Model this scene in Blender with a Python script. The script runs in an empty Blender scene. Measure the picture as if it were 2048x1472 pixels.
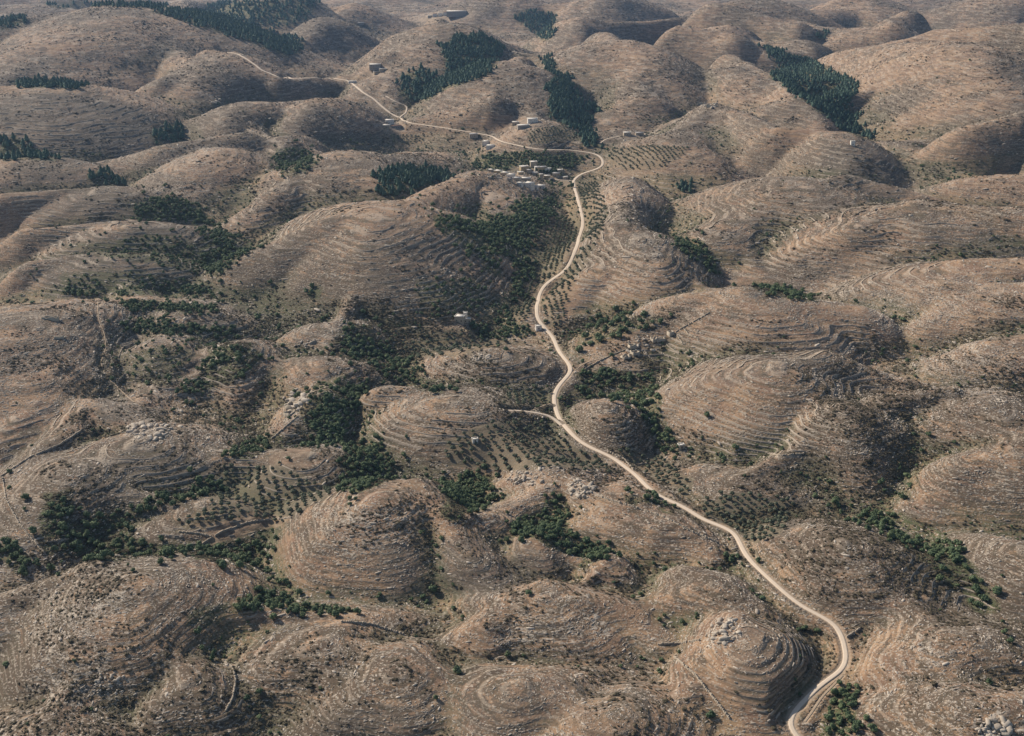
import bpy, math, random, time
import numpy as np

T0 = time.time()
R = math.radians
SC = bpy.context.scene
COL = SC.collection

# ------------------------------------------------------------------ camera
CAM_H, PITCH, FPX = 370.0, R(20.3), 2500.0          # metres above the valley floor, downward tilt, focal length in 2048-wide pixels
CU, CV = 1024.0, 736.0
cam_d = bpy.data.cameras.new('camera')
cam_d.sensor_width = 36.0
cam_d.lens = 36.0 * FPX / 2048.0
cam_d.clip_start = 1.0
cam_d.clip_end = 40000.0
cam = bpy.data.objects.new('camera', cam_d)
cam.location = (0, 0, CAM_H)
cam.rotation_euler = (R(90) - PITCH, 0, 0)
COL.objects.link(cam)
SC.camera = cam

# ------------------------------------------------------------------ light
SUN_EL, SUN_AZ = R(34), R(-54)                       # azimuth from +Y towards +X: the sun stands to the left, a little ahead
sun_dir = (math.sin(SUN_AZ) * math.cos(SUN_EL), math.cos(SUN_AZ) * math.cos(SUN_EL), math.sin(SUN_EL))
w = bpy.data.worlds.new('World')
SC.world = w
w.use_nodes = True
nt = w.node_tree
sky = nt.nodes.new('ShaderNodeTexSky')
sky.sky_type = 'NISHITA'
sky.sun_disc = False
sky.sun_elevation = SUN_EL
sky.sun_rotation = SUN_AZ
nt.links.new(sky.outputs[0], nt.nodes['Background'].inputs[0])
nt.nodes['Background'].inputs[1].default_value = 0.085
sl = bpy.data.lights.new('sun', 'SUN')
sl.energy = 5.0
sl.angle = R(0.5)
sl.color = (1.0, 0.90, 0.78)
so = bpy.data.objects.new('sun', sl)
from mathutils import Vector
so.rotation_euler = Vector(sun_dir).to_track_quat('Z', 'Y').to_euler()
so.location = (0, 0, 2000)
COL.objects.link(so)
SC.view_settings.view_transform = 'Standard'
SC.view_settings.look = 'None'
SC.view_settings.exposure = 0.17
SC.view_settings.gamma = 1.0
SC.view_settings.use_curve_mapping = False

# ------------------------------------------------------------------ maths of the lens (survey of the photograph)
CP, SP = math.cos(PITCH), math.sin(PITCH)
def project(x, y, z):
    d = y * CP - (z - CAM_H) * SP
    up = y * SP + (z - CAM_H) * CP
    return CU + FPX * x / d, CV - FPX * up / d, d
def ray(u, v):
    a = (np.asarray(u, float) - CU) / FPX
    b = (CV - np.asarray(v, float)) / FPX
    return a, CP + b * SP, -SP + b * CP
def ground(u, v, z=0.0):
    dx, dy, dz = ray(u, v)
    t = (z - CAM_H) / dz
    return dx * t, dy * t
def gy(v, z=0.0):
    return ground(CU, v, z)[1]

# ------------------------------------------------------------------ noise
def _h(ix, iy, iz, seed):
    n = (ix * 374761393 + iy * 668265263 + iz * 2147483647 + seed * 1274126177) & 0xFFFFFFFF
    n = ((n ^ (n >> 13)) * 1274126177) & 0xFFFFFFFF
    n = (n ^ (n >> 16)) & 0xFFFF
    return n.astype(np.float32) / 32767.5 - 1.0
def noise2(x, y, seed=0):
    x = np.asarray(x, np.float64); y = np.asarray(y, np.float64)
    x0 = np.floor(x); y0 = np.floor(y)
    fx = (x - x0).astype(np.float32); fy = (y - y0).astype(np.float32)
    fx = fx * fx * (3 - 2 * fx); fy = fy * fy * (3 - 2 * fy)
    ix = x0.astype(np.int64); iy = y0.astype(np.int64); o = np.zeros_like(ix)
    a = _h(ix, iy, o, seed); b = _h(ix + 1, iy, o, seed); c = _h(ix, iy + 1, o, seed); d = _h(ix + 1, iy + 1, o, seed)
    return (a + (b - a) * fx) * (1 - fy) + (c + (d - c) * fx) * fy
def fbm(x, y, seed=0, oct=3):
    s = 0.0; a = 1.0; n = 0.0
    for k in range(oct):
        s = s + a * noise2(x, y, seed + k * 17); n += a
        x = x * 2.03 + 5.1; y = y * 2.03 - 3.7; a *= 0.5
    return s / n

# ------------------------------------------------------------------ hills: (left, right, top, foot) as seen, slope, turn
#HILLS-BEGIN
HILLS = [
 # far rows
 (-150, 230, 8, 62), (60, 330, -22, 20), (310, 420, -4, 28), (400, 690, -22, 62), (640, 800, 8, 50), (880, 1130, -8, 40),
 (560, 760, 28, 95), (690, 1100, 20, 205, .28), (1090, 1260, 28, 95), (1060, 1440, 57, 225, .26), (1350, 1700, 0, 85), (1600, 1900, -8, 52),
 (1632, 1870, 52, 112), (1548, 1670, 84, 126), (1360, 1545, 50, 115), (1375, 1605, 103, 235), (1475, 1700, 187, 285),
 (1690, 2330, 45, 350, .24), (1690, 1910, 165, 300), (1850, 2200, -5, 60), (1110, 1350, -12, 45), (-250, 100, -20, 20),
 (-160, 600, 14, 190, .24), (250, 600, 98, 245, .28), (-200, 385, 166, 330, .28), (-120, 260, 122, 205),
 (370, 620, 202, 300), (520, 760, 186, 300), (690, 870, 136, 225), (840, 1195, 111, 268, .27), (985, 1195, 238, 300, .2),
 (1330, 1520, 202, 330, .24), (1560, 1852, 266, 392), (1375, 1870, 352, 535, .24), (1840, 2250, 348, 445), (1520, 2200, 408, 608, .25),
 (1130, 1330, 255, 300, .18), (1240, 1480, 262, 345, .2),
 # middle left
 (-150, 270, 314, 412), (0, 450, 372, 470, .4), (50, 515, 444, 550, .42), (40, 445, 507, 594, .42), (215, 570, 284, 462, .26), (460, 645, 256, 360), (440, 900, 300, 482, .22),
 (450, 1055, 398, 648, .26), (850, 1120, 335, 520, .2), (440, 760, 480, 612, .24),
 (1185, 1370, 347, 475), (1128, 1455, 452, 642, .28),
 (30, 480, 594, 662, .22), (190, 480, 618, 690, .22), (215, 400, 668, 775, .25), (340, 560, 676, 795, .25), (225, 405, 768, 812, .25), (-250, 230, 598, 880, .18),
 (60, 475, 846, 1015, .2), (545, 775, 637, 725, .25), (490, 760, 705, 810, .22), (520, 725, 775, 895, .3), (470, 740, 888, 1012, .22), (285, 560, 1000, 1092, .2),
 # middle right
 (1290, 1760, 572, 772, .25), (1315, 1800, 712, 935, .26), (1525, 1880, 800, 985, .3, 35), (1780, 2250, 785, 1012, .24), (1890, 2300, 880, 1068, .25),
 (1640, 2300, 527, 705, .32, 26), (1775, 2330, 577, 742, .34, 26), (1805, 2350, 670, 800, .36, 20), (1118, 1322, 794, 908, .3), (712, 1085, 774, 930, .22), (835, 1122, 690, 792, .22),
 (1370, 1640, 925, 1035, .12), (985, 1255, 917, 1028, .24), (1120, 1420, 965, 1092, .22), (1150, 1490, 1010, 1140, .2),
 (1495, 1925, 1040, 1255, .24), (1910, 2250, 1070, 1245, .26), (1690, 2150, 1225, 1410, .22), (1740, 2250, 1335, 1570, .22), (1365, 1665, 1232, 1445, .27), (1290, 1590, 1145, 1300, .22),
 # bottom
 (525, 965, 960, 1225, .25), (860, 1065, 1025, 1125, .25), (1020, 1195, 1060, 1172, .25), (925, 1335, 1180, 1335, .25), (1180, 1285, 1115, 1205, .25),
 (0, 500, 1118, 1440, .24), (285, 485, 1320, 1490, .2), (470, 800, 1240, 1445, .16), (620, 960, 1300, 1500, .2), (880, 1260, 1330, 1530, .2), (1080, 1440, 1380, 1570, .22), (440, 860, 1212, 1335, .14),
 (-300, 60, 1180, 1420, .2), (-100, 300, 1400, 1600, .2),
]
HILLS += [
 (1225, 1400, 118, 232, .22), (1860, 2120, 110, 250, .22), (1950, 2250, 235, 400, .22), (1760, 1960, 255, 400, .2),
 (-60, 300, 885, 1112, .16), (120, 330, 795, 900, .16), (40, 210, 625, 760, .22), (-40, 160, 730, 930, .2),
 (640, 860, 300, 390, .16), (700, 980, 520, 640, .24), (1400, 1600, 400, 560, .22), (1600, 1800, 430, 600, .24),
 
 (1560, 1720, 1085, 1240, .22), (1700, 1900, 1080, 1230, .2), (1400, 1560, 770, 925, .22), (1880, 2080, 840, 1000, .24),
 (1800, 2000, 1250, 1400, .22), (1450, 1600, 590, 740, .22),
]
#HILLS-END
def solve_hill(uL, uR, vT, vB, k=.3, rot=0.0, sq=1.0):
    Yf = gy(vB)
    s = np.linspace(0, 2, 81)
    lo, hi = 3.0, 2500.0
    for _ in range(40):
        ry = .5 * (lo + hi)
        y = Yf + s * ry
        z = k * ry * (1 - (s - 1) ** 2)
        v = project(0 * y, y, z)[1].min()
        if v > vT: lo = ry
        else: hi = ry
    yc = Yf + ry
    d = project(0, yc, 0)[2]
    rx = (uR - uL) / 2 * d / FPX
    xc = ((uL + uR) / 2 - CU) / FPX * project(0, yc - .3 * ry, .4 * k * ry)[2]
    return xc, yc, rx * sq, ry, k * min(ry, rx * 1.6), R(rot)
def steeper(h):
    h = list(h) + [.3, 0][len(h) - 4:] if len(h) < 6 else list(h)
    h[4] *= 1.0 + .22 * min(1, max(0, (h[3] - 700) / 400))
    return h
DOMES = [solve_hill(*steeper(h)) for h in HILLS]

_RG = np.array([ground(u, v) for u, v in [(1590, 1472), (1690, 1330), (1676, 1245), (1570, 1186), (1500, 1121), (1400, 1035), (1250, 940), (1115, 830), (1110, 780), (1144, 742), (1105, 680), (1074, 620), (1110, 560), (1150, 495), (1166, 440), (1147, 370), (1205, 322), (1100, 299), (970, 270), (800, 240), (697, 165), (556, 158), (440, 102)]])
def _near_road(ax, ay, bx, by, wd):
    for t in np.linspace(0, 1, 12):
        for (p, q) in zip(_RG, _RG[1:]):
            for s in np.linspace(0, 1, 8):
                if math.hypot(ax + (bx - ax) * t - p[0] - (q[0] - p[0]) * s, ay + (by - ay) * t - p[1] - (q[1] - p[1]) * s) < wd * 1.1: return True
    return False
RIDGES = [  # crest lines: (u, v, height), half width in metres
 ([(800, 405, 58), (650, 440, 54), (520, 500, 36), (455, 552, 12)], 105), ([(800, 405, 58), (900, 370, 45), (965, 342, 32)], 90), ([(650, 310, 45), (560, 380, 38), (470, 452, 16)], 85), ([(480, 265, 45), (330, 291, 46), (225, 320, 22)], 105),
 ([(430, 100, 85), (330, 160, 58), (262, 195, 20)], 120), ([(640, 200, 34), (470, 212, 44), (382, 245, 18)], 110), ([(0, 388, 34), (200, 373, 34), (340, 393, 27), (440, 445, 5)], 68), ([(60, 456, 26), (250, 445, 30), (400, 456, 23), (508, 492, 4)], 62),
 ([(60, 526, 17), (200, 508, 24), (330, 530, 19), (432, 562, 4)], 52), ([(-60, 318, 36), (120, 321, 34), (258, 374, 8)], 90), ([(1720, 622, 28), (1500, 580, 36), (1380, 592, 30), (1300, 642, 17), (1245, 692, 4)], 92), ([(1785, 775, 16), (1650, 715, 31), (1550, 728, 31), (1420, 772, 22), (1328, 806, 5)], 80),
 ([(1900, 790, 28), (1780, 806, 25), (1680, 872, 16), (1545, 950, 2)], 56), ([(2150, 850, 30), (1960, 930, 18), (1892, 1012, 2)], 56), ([(2150, 520, 50), (1950, 530, 42), (1800, 562, 30), (1662, 606, 3)], 105), ([(2150, 560, 46), (1990, 580, 34), (1880, 646, 21), (1782, 702, 2)], 66),
 ([(2150, 668, 32), (1980, 690, 24), (1818, 740, 3)], 60), ([(2150, 425, 60), (1850, 408, 50), (1700, 455, 41), (1535, 548, 4)], 115), ([(1870, 402, 26), (1690, 352, 48), (1560, 400, 39), (1440, 470, 23), (1398, 522, 4)], 105), ([(1270, 350, 26), (1255, 450, 38), (1200, 540, 23), (1132, 612, 2)], 70),
 ([(1255, 450, 38), (1370, 510, 22), (1450, 563, 2)], 66), ([(770, 778, 17), (870, 790, 15), (1000, 860, 6), (1090, 900, 1)], 50), ([(830, 965, 22), (900, 1040, 19), (960, 1110, 13), (1040, 1180, 6)], 52), ([(900, 1040, 19), (1000, 1040, 12), (1062, 1076, 4)], 34),
 ([(60, 1200, 13), (210, 1140, 19), (380, 1150, 14), (475, 1198, 3)], 52), ([(210, 1140, 19), (260, 1250, 17), (230, 1385, 4)], 44), ([(1560, 1085, 12), (1660, 1070, 16), (1800, 1110, 12), (1905, 1205, 2)], 48), ([(1660, 1070, 16), (1640, 1180, 10), (1690, 1230, 3)], 42),
 ([(1060, 920, 11), (1170, 970, 13), (1330, 1050, 10), (1430, 1112, 6)], 36), ([(1380, 1150, 10), (1480, 1200, 8), (1560, 1262, 3)], 36), ([(1480, 1240, 15), (1420, 1330, 8), (1380, 1420, 2)], 36), ([(1120, 1185, 11), (1000, 1270, 8), (880, 1312, 3)], 40),
 ([(1120, 1185, 11), (1250, 1230, 6), (1330, 1290, 3)], 36), ([(2200, 35, 150), (1900, 60, 105), (1750, 100, 66), (1690, 132, 14)], 190), ([(1900, 140, 85), (1790, 172, 52), (1702, 204, 10)], 105), ([(2150, 200, 90), (1950, 255, 66), (1850, 332, 14)], 115),
 ([(1200, 60, 75), (1260, 120, 58), (1290, 190, 32), (1215, 238, 2)], 105), ([(1050, 115, 70), (990, 195, 48), (870, 232, 10)], 95), ([(880, 34, 98), (800, 110, 66), (715, 152, 24)], 135), ([(960, 60, 80), (1085, 100, 20)], 110), ([(1410, 205, 44), (1560, 260, 48), (1700, 270, 46), (1805, 325, 10)], 92),
 ([(1410, 205, 44), (1330, 290, 20)], 80), ([(1450, 105, 58), (1540, 150, 52), (1570, 190, 46), (1690, 262, 6)], 76), ([(130, 600, 24), (100, 680, 26), (60, 760, 20), (10, 860, 5)], 70), ([(170, 805, 13), (100, 880, 11), (0, 965, 4)], 40), ([(170, 805, 13), (300, 850, 14), (440, 905, 5)], 44),
 ([(-150, 178, 75), (80, 168, 78), (250, 200, 52), (370, 252, 8)], 140), ([(-100, 55, 100), (220, 16, 125), (400, 55, 92), (565, 117, 20)], 210), ([(1360, 50, 80), (1480, 66, 70), (1560, 100, 30)], 120), ([(1450, 10, 95), (1600, 40, 70), (1690, 72, 20)], 150), ([(1830, 20, 95), (1760, 55, 70), (1640, 92, 15)], 120),
 ([(705, 164, 22), (660, 156, 33), (605, 159, 38), (556, 158, 46), (522, 143, 58)], 95), ([(500, 122, 72), (470, 108, 80), (430, 101, 85)], 100),
]
RPTS = []
for _line, _wd in RIDGES:
    _p = [(*[float(t) for t in ground(u, v, z)], float(z)) for u, v, z in _line]
    RPTS += [(a, b, _wd * .8) for a, b in zip(_p, _p[1:])]
CRISP = {(0, 450), (50, 515), (40, 445), (450, 1055), (1128, 1455), (1185, 1370), (1290, 1760), (1315, 1800), (525, 965), (0, 500), (1495, 1925), (1118, 1322), (712, 1085), (835, 1122), (1560, 1852), (-200, 385), (1365, 1665), (840, 1195), (690, 1100), (-150, 270), (215, 570), (1375, 1870), (1520, 2200), (1640, 2300), (1775, 2330), (1805, 2350)}
SADDLES = []
for _i, _a in enumerate(DOMES):
    best = None
    if tuple(HILLS[_i][:2]) in CRISP: continue
    for _j, _b in enumerate(DOMES):
        if _b[1] <= _a[1] + 4: continue
        dd = math.hypot(_b[0] - _a[0], _b[1] - _a[1]); rr = .5 * (_a[2] + _a[3] + _b[2] + _b[3])
        if dd < rr * 1.25 and (best is None or dd / rr < best[0]): best = (dd / rr, _b)
    if best:
        _b = best[1]; wd = .5 * min(_a[2], _a[3], _b[2], _b[3])
        if not _near_road(_a[0], _a[1], _b[0], _b[1], wd): SADDLES.append(((_a[0], _a[1], _a[4] * .88), (_b[0], _b[1], _b[4] * .88), wd))
LOBE = [.35 if tuple(h[:2]) in CRISP else 1.0 for h in HILLS]
def base_height(x, y):
    """the land without the road and the small relief"""
    x = np.asarray(x, np.float64); y = np.asarray(y, np.float64)
    far = np.clip((y - 1500) / 4000, 0, 1)
    wx = x + 14 * fbm(x / 95, y / 95, 3, 3) + (6 + 60 * far) * noise2(x / 300, y / 300, 5)
    wy = y + 14 * fbm(x / 95, y / 95, 9, 3) + (6 + 60 * far) * noise2(x / 300, y / 300, 11)
    floor = -7.0 - 30 * np.clip((y - 700) / 1800, 0, 1) + 2.0 * noise2(x / 170, y / 170, 21) + np.clip((y - 5200) / 6000, 0, 1) * 260 * (0.35 + 0.65 * np.abs(fbm(x / 900, y / 900, 31, 3)) * 2)
    S = 1.3 + 2.8 * np.clip((y - 700) / 2500, 0, 1)
    acc = np.exp(np.clip(floor / S, -30, 80))
    for (xc, yc, rx, ry, H, rot), lobe in zip(DOMES, LOBE):
        m = (np.abs(wx - xc) < max(rx, ry) * 2.6) & (np.abs(wy - yc) < max(rx, ry) * 2.6)
        if not m.any(): continue
        dx = wx[m] - xc; dy = wy[m] - yc
        c, s = math.cos(rot), math.sin(rot)
        ea, eb = (dx * c + dy * s) / rx, (dy * c - dx * s) / ry
        th = np.arctan2(eb, ea); ph = (xc * .37 + yc * .61) % 6.28
        q = (ea * ea + eb * eb) * (1 + lobe * (.06 * np.sin(2 * th + ph) + .09 * np.sin(3 * th + ph * 2.3) + .05 * np.sin(5 * th + ph * 3.1))) ** 2
        pw = .95 if lobe < 1 else .82 + .22 * ((ph * 7.7) % 1.0)
        rr_ = np.sqrt(q)
        z = np.where(q < 1, H * (1 - q ** pw), -1.5 * pw * H * (rr_ - 1))
        acc[m] += np.exp(np.clip(z / S[m], -30, 80))
    for (ax, ay, ah), (bx, by, bh), wd in SADDLES:
        m = (wx > min(ax, bx) - wd * 1.6) & (wx < max(ax, bx) + wd * 1.6) & (wy > min(ay, by) - wd * 1.6) & (wy < max(ay, by) + wd * 1.6)
        if not m.any(): continue
        vx, vy = bx - ax, by - ay
        t = np.clip(((wx[m] - ax) * vx + (wy[m] - ay) * vy) / (vx * vx + vy * vy), 0, 1)
        d = np.hypot(wx[m] - ax - t * vx, wy[m] - ay - t * vy) / wd
        top = ah + (bh - ah) * t - .42 * min(ah, bh) * np.sin(np.pi * t)
        acc[m] += np.exp(np.clip((top - .55 * max(ah, bh) * d ** 1.8) / S[m], -30, 80))
    for (ax, ay, ah), (bx, by, bh), wd in RPTS:
        k = wd * 1.9
        m = (wx > min(ax, bx) - k) & (wx < max(ax, bx) + k) & (wy > min(ay, by) - k) & (wy < max(ay, by) + k)
        if not m.any(): continue
        vx, vy = bx - ax, by - ay
        t = np.clip(((wx[m] - ax) * vx + (wy[m] - ay) * vy) / (vx * vx + vy * vy), 0, 1)
        d = np.hypot(wx[m] - ax - t * vx, wy[m] - ay - t * vy) / wd
        top = ah + (bh - ah) * t
        drop = np.where(d < 1, d ** 1.85, 1 + 1.5 * (d - 1))
        acc[m] += np.exp(np.clip((top - (.95 * top + 10) * drop) / S[m], -30, 80))
    z = S * np.log(acc)
    sc = 1 + 1.6 * far
    z = z + (1.0 * fbm(x / 48, y / 48, 41, 3) + 1.7 * fbm(x / 150, y / 150, 43, 2) + 12.0 * far * fbm(x / 260, y / 260, 47, 3)) * sc
    return z

# ------------------------------------------------------------------ the survey raster: columns are bearings, rows are distances
FINE = globals().get('FINE', 1.0)
V_ROWS = np.concatenate([np.arange(1760, 330, -1.75 / FINE), np.arange(330, 20, -.95 / FINE), np.arange(20, -95, -.5 / FINE)])
Y_ROWS = gy(V_ROWS)
A_COLS = np.linspace(-.56, .56, int(960 * FINE))
NR, NC = len(Y_ROWS), len(A_COLS)
GX = Y_ROWS[:, None] * A_COLS[None, :]
GY = np.repeat(Y_ROWS[:, None], NC, 1)
GZ = base_height(GX.ravel(), GY.ravel()).reshape(NR, NC)
Y_ASC = Y_ROWS
def sample(x, y, grid=None):
    g = GZ if grid is None else grid
    x = np.asarray(x, float); y = np.asarray(y, float)
    r = np.clip(np.interp(y, Y_ASC, np.arange(NR)), 0, NR - 1.001)
    c = np.clip((x / y - A_COLS[0]) / (A_COLS[1] - A_COLS[0]), 0, NC - 1.001)
    i = r.astype(int); j = c.astype(int); fr = r - i; fc = c - j
    return (g[i, j] * (1 - fc) + g[i, j + 1] * fc) * (1 - fr) + (g[i + 1, j] * (1 - fc) + g[i + 1, j + 1] * fc) * fr
def hit(u, v):
    """first point of the land along the sight line through a pixel of the photograph"""
    dx, dy, dz = ray(np.atleast_1d(u), np.atleast_1d(v))
    t = 380.0 / dy
    done = np.zeros(len(t), bool)
    for k in range(900):
        step = np.maximum(1.0, t * .004)
        z = CAM_H + dz * t
        under = z <= sample(dx * t, dy * t)
        done |= under
        if done.all(): break
        t = np.where(done, t, t + step)
    lo = t - np.maximum(1.0, t * .004); hi = t
    for _ in range(14):
        m = .5 * (lo + hi)
        un = CAM_H + dz * m <= sample(dx * m, dy * m)
        hi = np.where(un, m, hi); lo = np.where(un, lo, m)
    return dx * hi, dy * hi, CAM_H + dz * hi

def noise3(x, y, z, seed=0):
    x0 = np.floor(x); y0 = np.floor(y); z0 = np.floor(z)
    fx = (x - x0).astype(np.float32); fy = (y - y0).astype(np.float32); fz = (z - z0).astype(np.float32)
    fx = fx * fx * (3 - 2 * fx); fy = fy * fy * (3 - 2 * fy)
    ix = x0.astype(np.int64); iy = y0.astype(np.int64); iz = z0.astype(np.int64) * 7919
    def layer(k):
        a = _h(ix, iy, k, seed); b = _h(ix + 1, iy, k, seed); c = _h(ix, iy + 1, k, seed); d = _h(ix + 1, iy + 1, k, seed)
        return (a + (b - a) * fx) * (1 - fy) + (c + (d - c) * fx) * fy
    return layer(iz) * (1 - fz) + layer(iz + 7919) * fz
def sstep(a, b, x):
    t = np.clip((x - a) / (b - a), 0, 1)
    return t * t * (3 - 2 * t)
def inpoly(u, v, poly):
    u = np.asarray(u); v = np.asarray(v)
    P = np.array(poly, float)
    res = np.zeros(u.shape, bool)
    m = (u >= P[:, 0].min()) & (u <= P[:, 0].max()) & (v >= P[:, 1].min()) & (v <= P[:, 1].max())
    if not m.any(): return res
    uu = u[m]; vv = v[m]; r = np.zeros(uu.shape, bool)
    for (x1, y1), (x2, y2) in zip(P, np.roll(P, -1, 0)):
        if y1 == y2: continue
        c = ((y1 > vv) != (y2 > vv)) & (uu < (x2 - x1) * (vv - y1) / (y2 - y1) + x1)
        r ^= c
    res[m] = r
    return res

# ------------------------------------------------------------------ roads and tracks, surveyed from the photograph
ROAD = [(1700, 1580), (1640, 1530), (1612, 1500), (1590, 1472), (1568, 1450), (1575, 1425), (1600, 1397), (1645, 1368), (1682, 1348), (1695, 1330), (1690, 1305), (1687, 1285), (1676, 1276), (1676, 1262), (1680, 1248),
        (1670, 1238), (1620, 1215), (1570, 1186), (1530, 1152), (1500, 1121), (1485, 1090), (1460, 1068), (1400, 1035), (1350, 1004), (1300, 972), (1250, 940), (1190, 898),
        (1150, 868), (1126, 850), (1114, 828), (1107, 808), (1111, 780), (1124, 757), (1144, 742), (1138, 727), (1120, 705), (1105, 680), (1088, 655), (1074, 632), (1073, 608),
        (1084, 586), (1110, 560), (1131, 538), (1145, 510), (1155, 485), (1165, 457), (1166, 438), (1159, 410), (1150, 380), (1146, 362), (1160, 352), (1190, 342), (1207, 328),
        (1205, 316), (1190, 307), (1150, 302), (1100, 299), (1050, 295), (1010, 285), (970, 270), (930, 262), (880, 255), (830, 248), (797, 238), (772, 221), (750, 200), (722, 181),
        (697, 163), (660, 154), (605, 157), (556, 156), (522, 140), (492, 116), (470, 106), (436, 100)]
TRACKS = [
 ('track', [(1127, 853), (1112, 845), (1095, 836), (1075, 828), (1045, 819), (1008, 814)], 3.3, 'side road'),
 ('track', [(1107, 810), (1085, 815), (1052, 819)], 1.5, ''),
 ('track', [(797, 238), (812, 226), (815, 214), (806, 208), (790, 204), (770, 190)], 2.6, ''),
 ('track', [(1522, 103), (1540, 113), (1560, 121), (1566, 130)], 2.8, ''),
 ('track', [(1200, 290), (1210, 278), (1240, 272), (1290, 270), (1320, 266)], 2.2, ''),
 ('track', [(937, 672), (922, 650), (918, 648), (870, 652), (800, 656), (775, 660)], 1.0, ''),
 ('track', [(195, 600), (197, 640), (210, 670), (212, 700), (200, 725), (215, 755), (240, 785), (280, 808), (340, 822), (400, 828)], .7, ''),
 ('track', [(1145, 742), (1180, 725), (1215, 712), (1250, 698)], 1.1, ''),
 ('track', [(1095, 684), (1060, 680), (1000, 676), (985, 677)], 1.3, ''),
 ('track', [(1690, 1345), (1670, 1368), (1640, 1395), (1628, 1420), (1604, 1452)], 1.7, ''),
 ('track', [(1090, 352), (1110, 361), (1146, 362)], 3.0, ''),
]
def resample(P, step):
    P = np.asarray(P, float)
    d = np.r_[0, np.cumsum(np.hypot(*np.diff(P[:, :2], axis=0).T))]
    n = max(2, int(d[-1] / step) + 1)
    t = np.linspace(0, d[-1], n)
    return np.stack([np.interp(t, d, P[:, k]) for k in range(P.shape[1])], 1)
def smooth(A, n):
    if n < 2 or len(A) < 3: return A
    B = np.concatenate([np.repeat(A[:1], n, 0), A, np.repeat(A[-1:], n, 0)])
    k = np.ones(2 * n + 1) / (2 * n + 1)
    return np.stack([np.convolve(B[:, c], k, 'valid') for c in range(A.shape[1])], 1)
def survey(px, step=3.0, nxy=3, nz=12):
    p = resample(px, 4.0)                       # dense in the photograph, then on the land
    x, y, z = hit(p[:, 0], p[:, 1])
    P = resample(np.stack([x, y, z], 1), step)
    Q = smooth(smooth(P, nxy), nxy)
    Q[:, 2] = sample(Q[:, 0], Q[:, 1])
    Q[:, 2:] = smooth(smooth(Q[:, 2:], nz), nz // 2)
    return Q
DUST = np.full((NR, NC), 99.0, np.float32)      # distance to the nearest track
def carve(P, half, blend):
    dmin = np.full((NR, NC), 1e9, np.float32); zz = np.zeros((NR, NC), np.float32)
    reach = half + blend
    da = A_COLS[1] - A_COLS[0]
    for x, y, z in P:
        i0 = int(np.searchsorted(Y_ASC, y - reach)); i1 = int(np.searchsorted(Y_ASC, y + reach)) + 1
        a = x / y; ra = reach / y * 1.3
        j0 = max(0, int((a - ra - A_COLS[0]) / da)); j1 = min(NC, int((a + ra - A_COLS[0]) / da) + 2)
        if i1 <= i0 or j1 <= j0: continue
        s = (slice(i0, i1), slice(j0, j1))
        d = np.hypot(GX[s] - x, GY[s] - y)
        m = d < dmin[s]
        dmin[s] = np.where(m, d, dmin[s]); zz[s] = np.where(m, z, zz[s])
    k = 1 - sstep(half, reach, dmin)
    m = dmin < reach
    GZ[m] = (GZ * (1 - k) + zz * k)[m]
    np.minimum(DUST, np.maximum(dmin - half, 0) * max(1.0, 3.0 / half), out=DUST)

road_path = survey(ROAD, 3.0, 3, 14)
carve(road_path, 2.2, 12)
track_paths = []
for nm, px, wd, lab in TRACKS:
    P = survey(px, 3.0, 2, 8)
    carve(P, wd * .6, 5)
    track_paths.append((nm, P, wd, lab))

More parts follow.
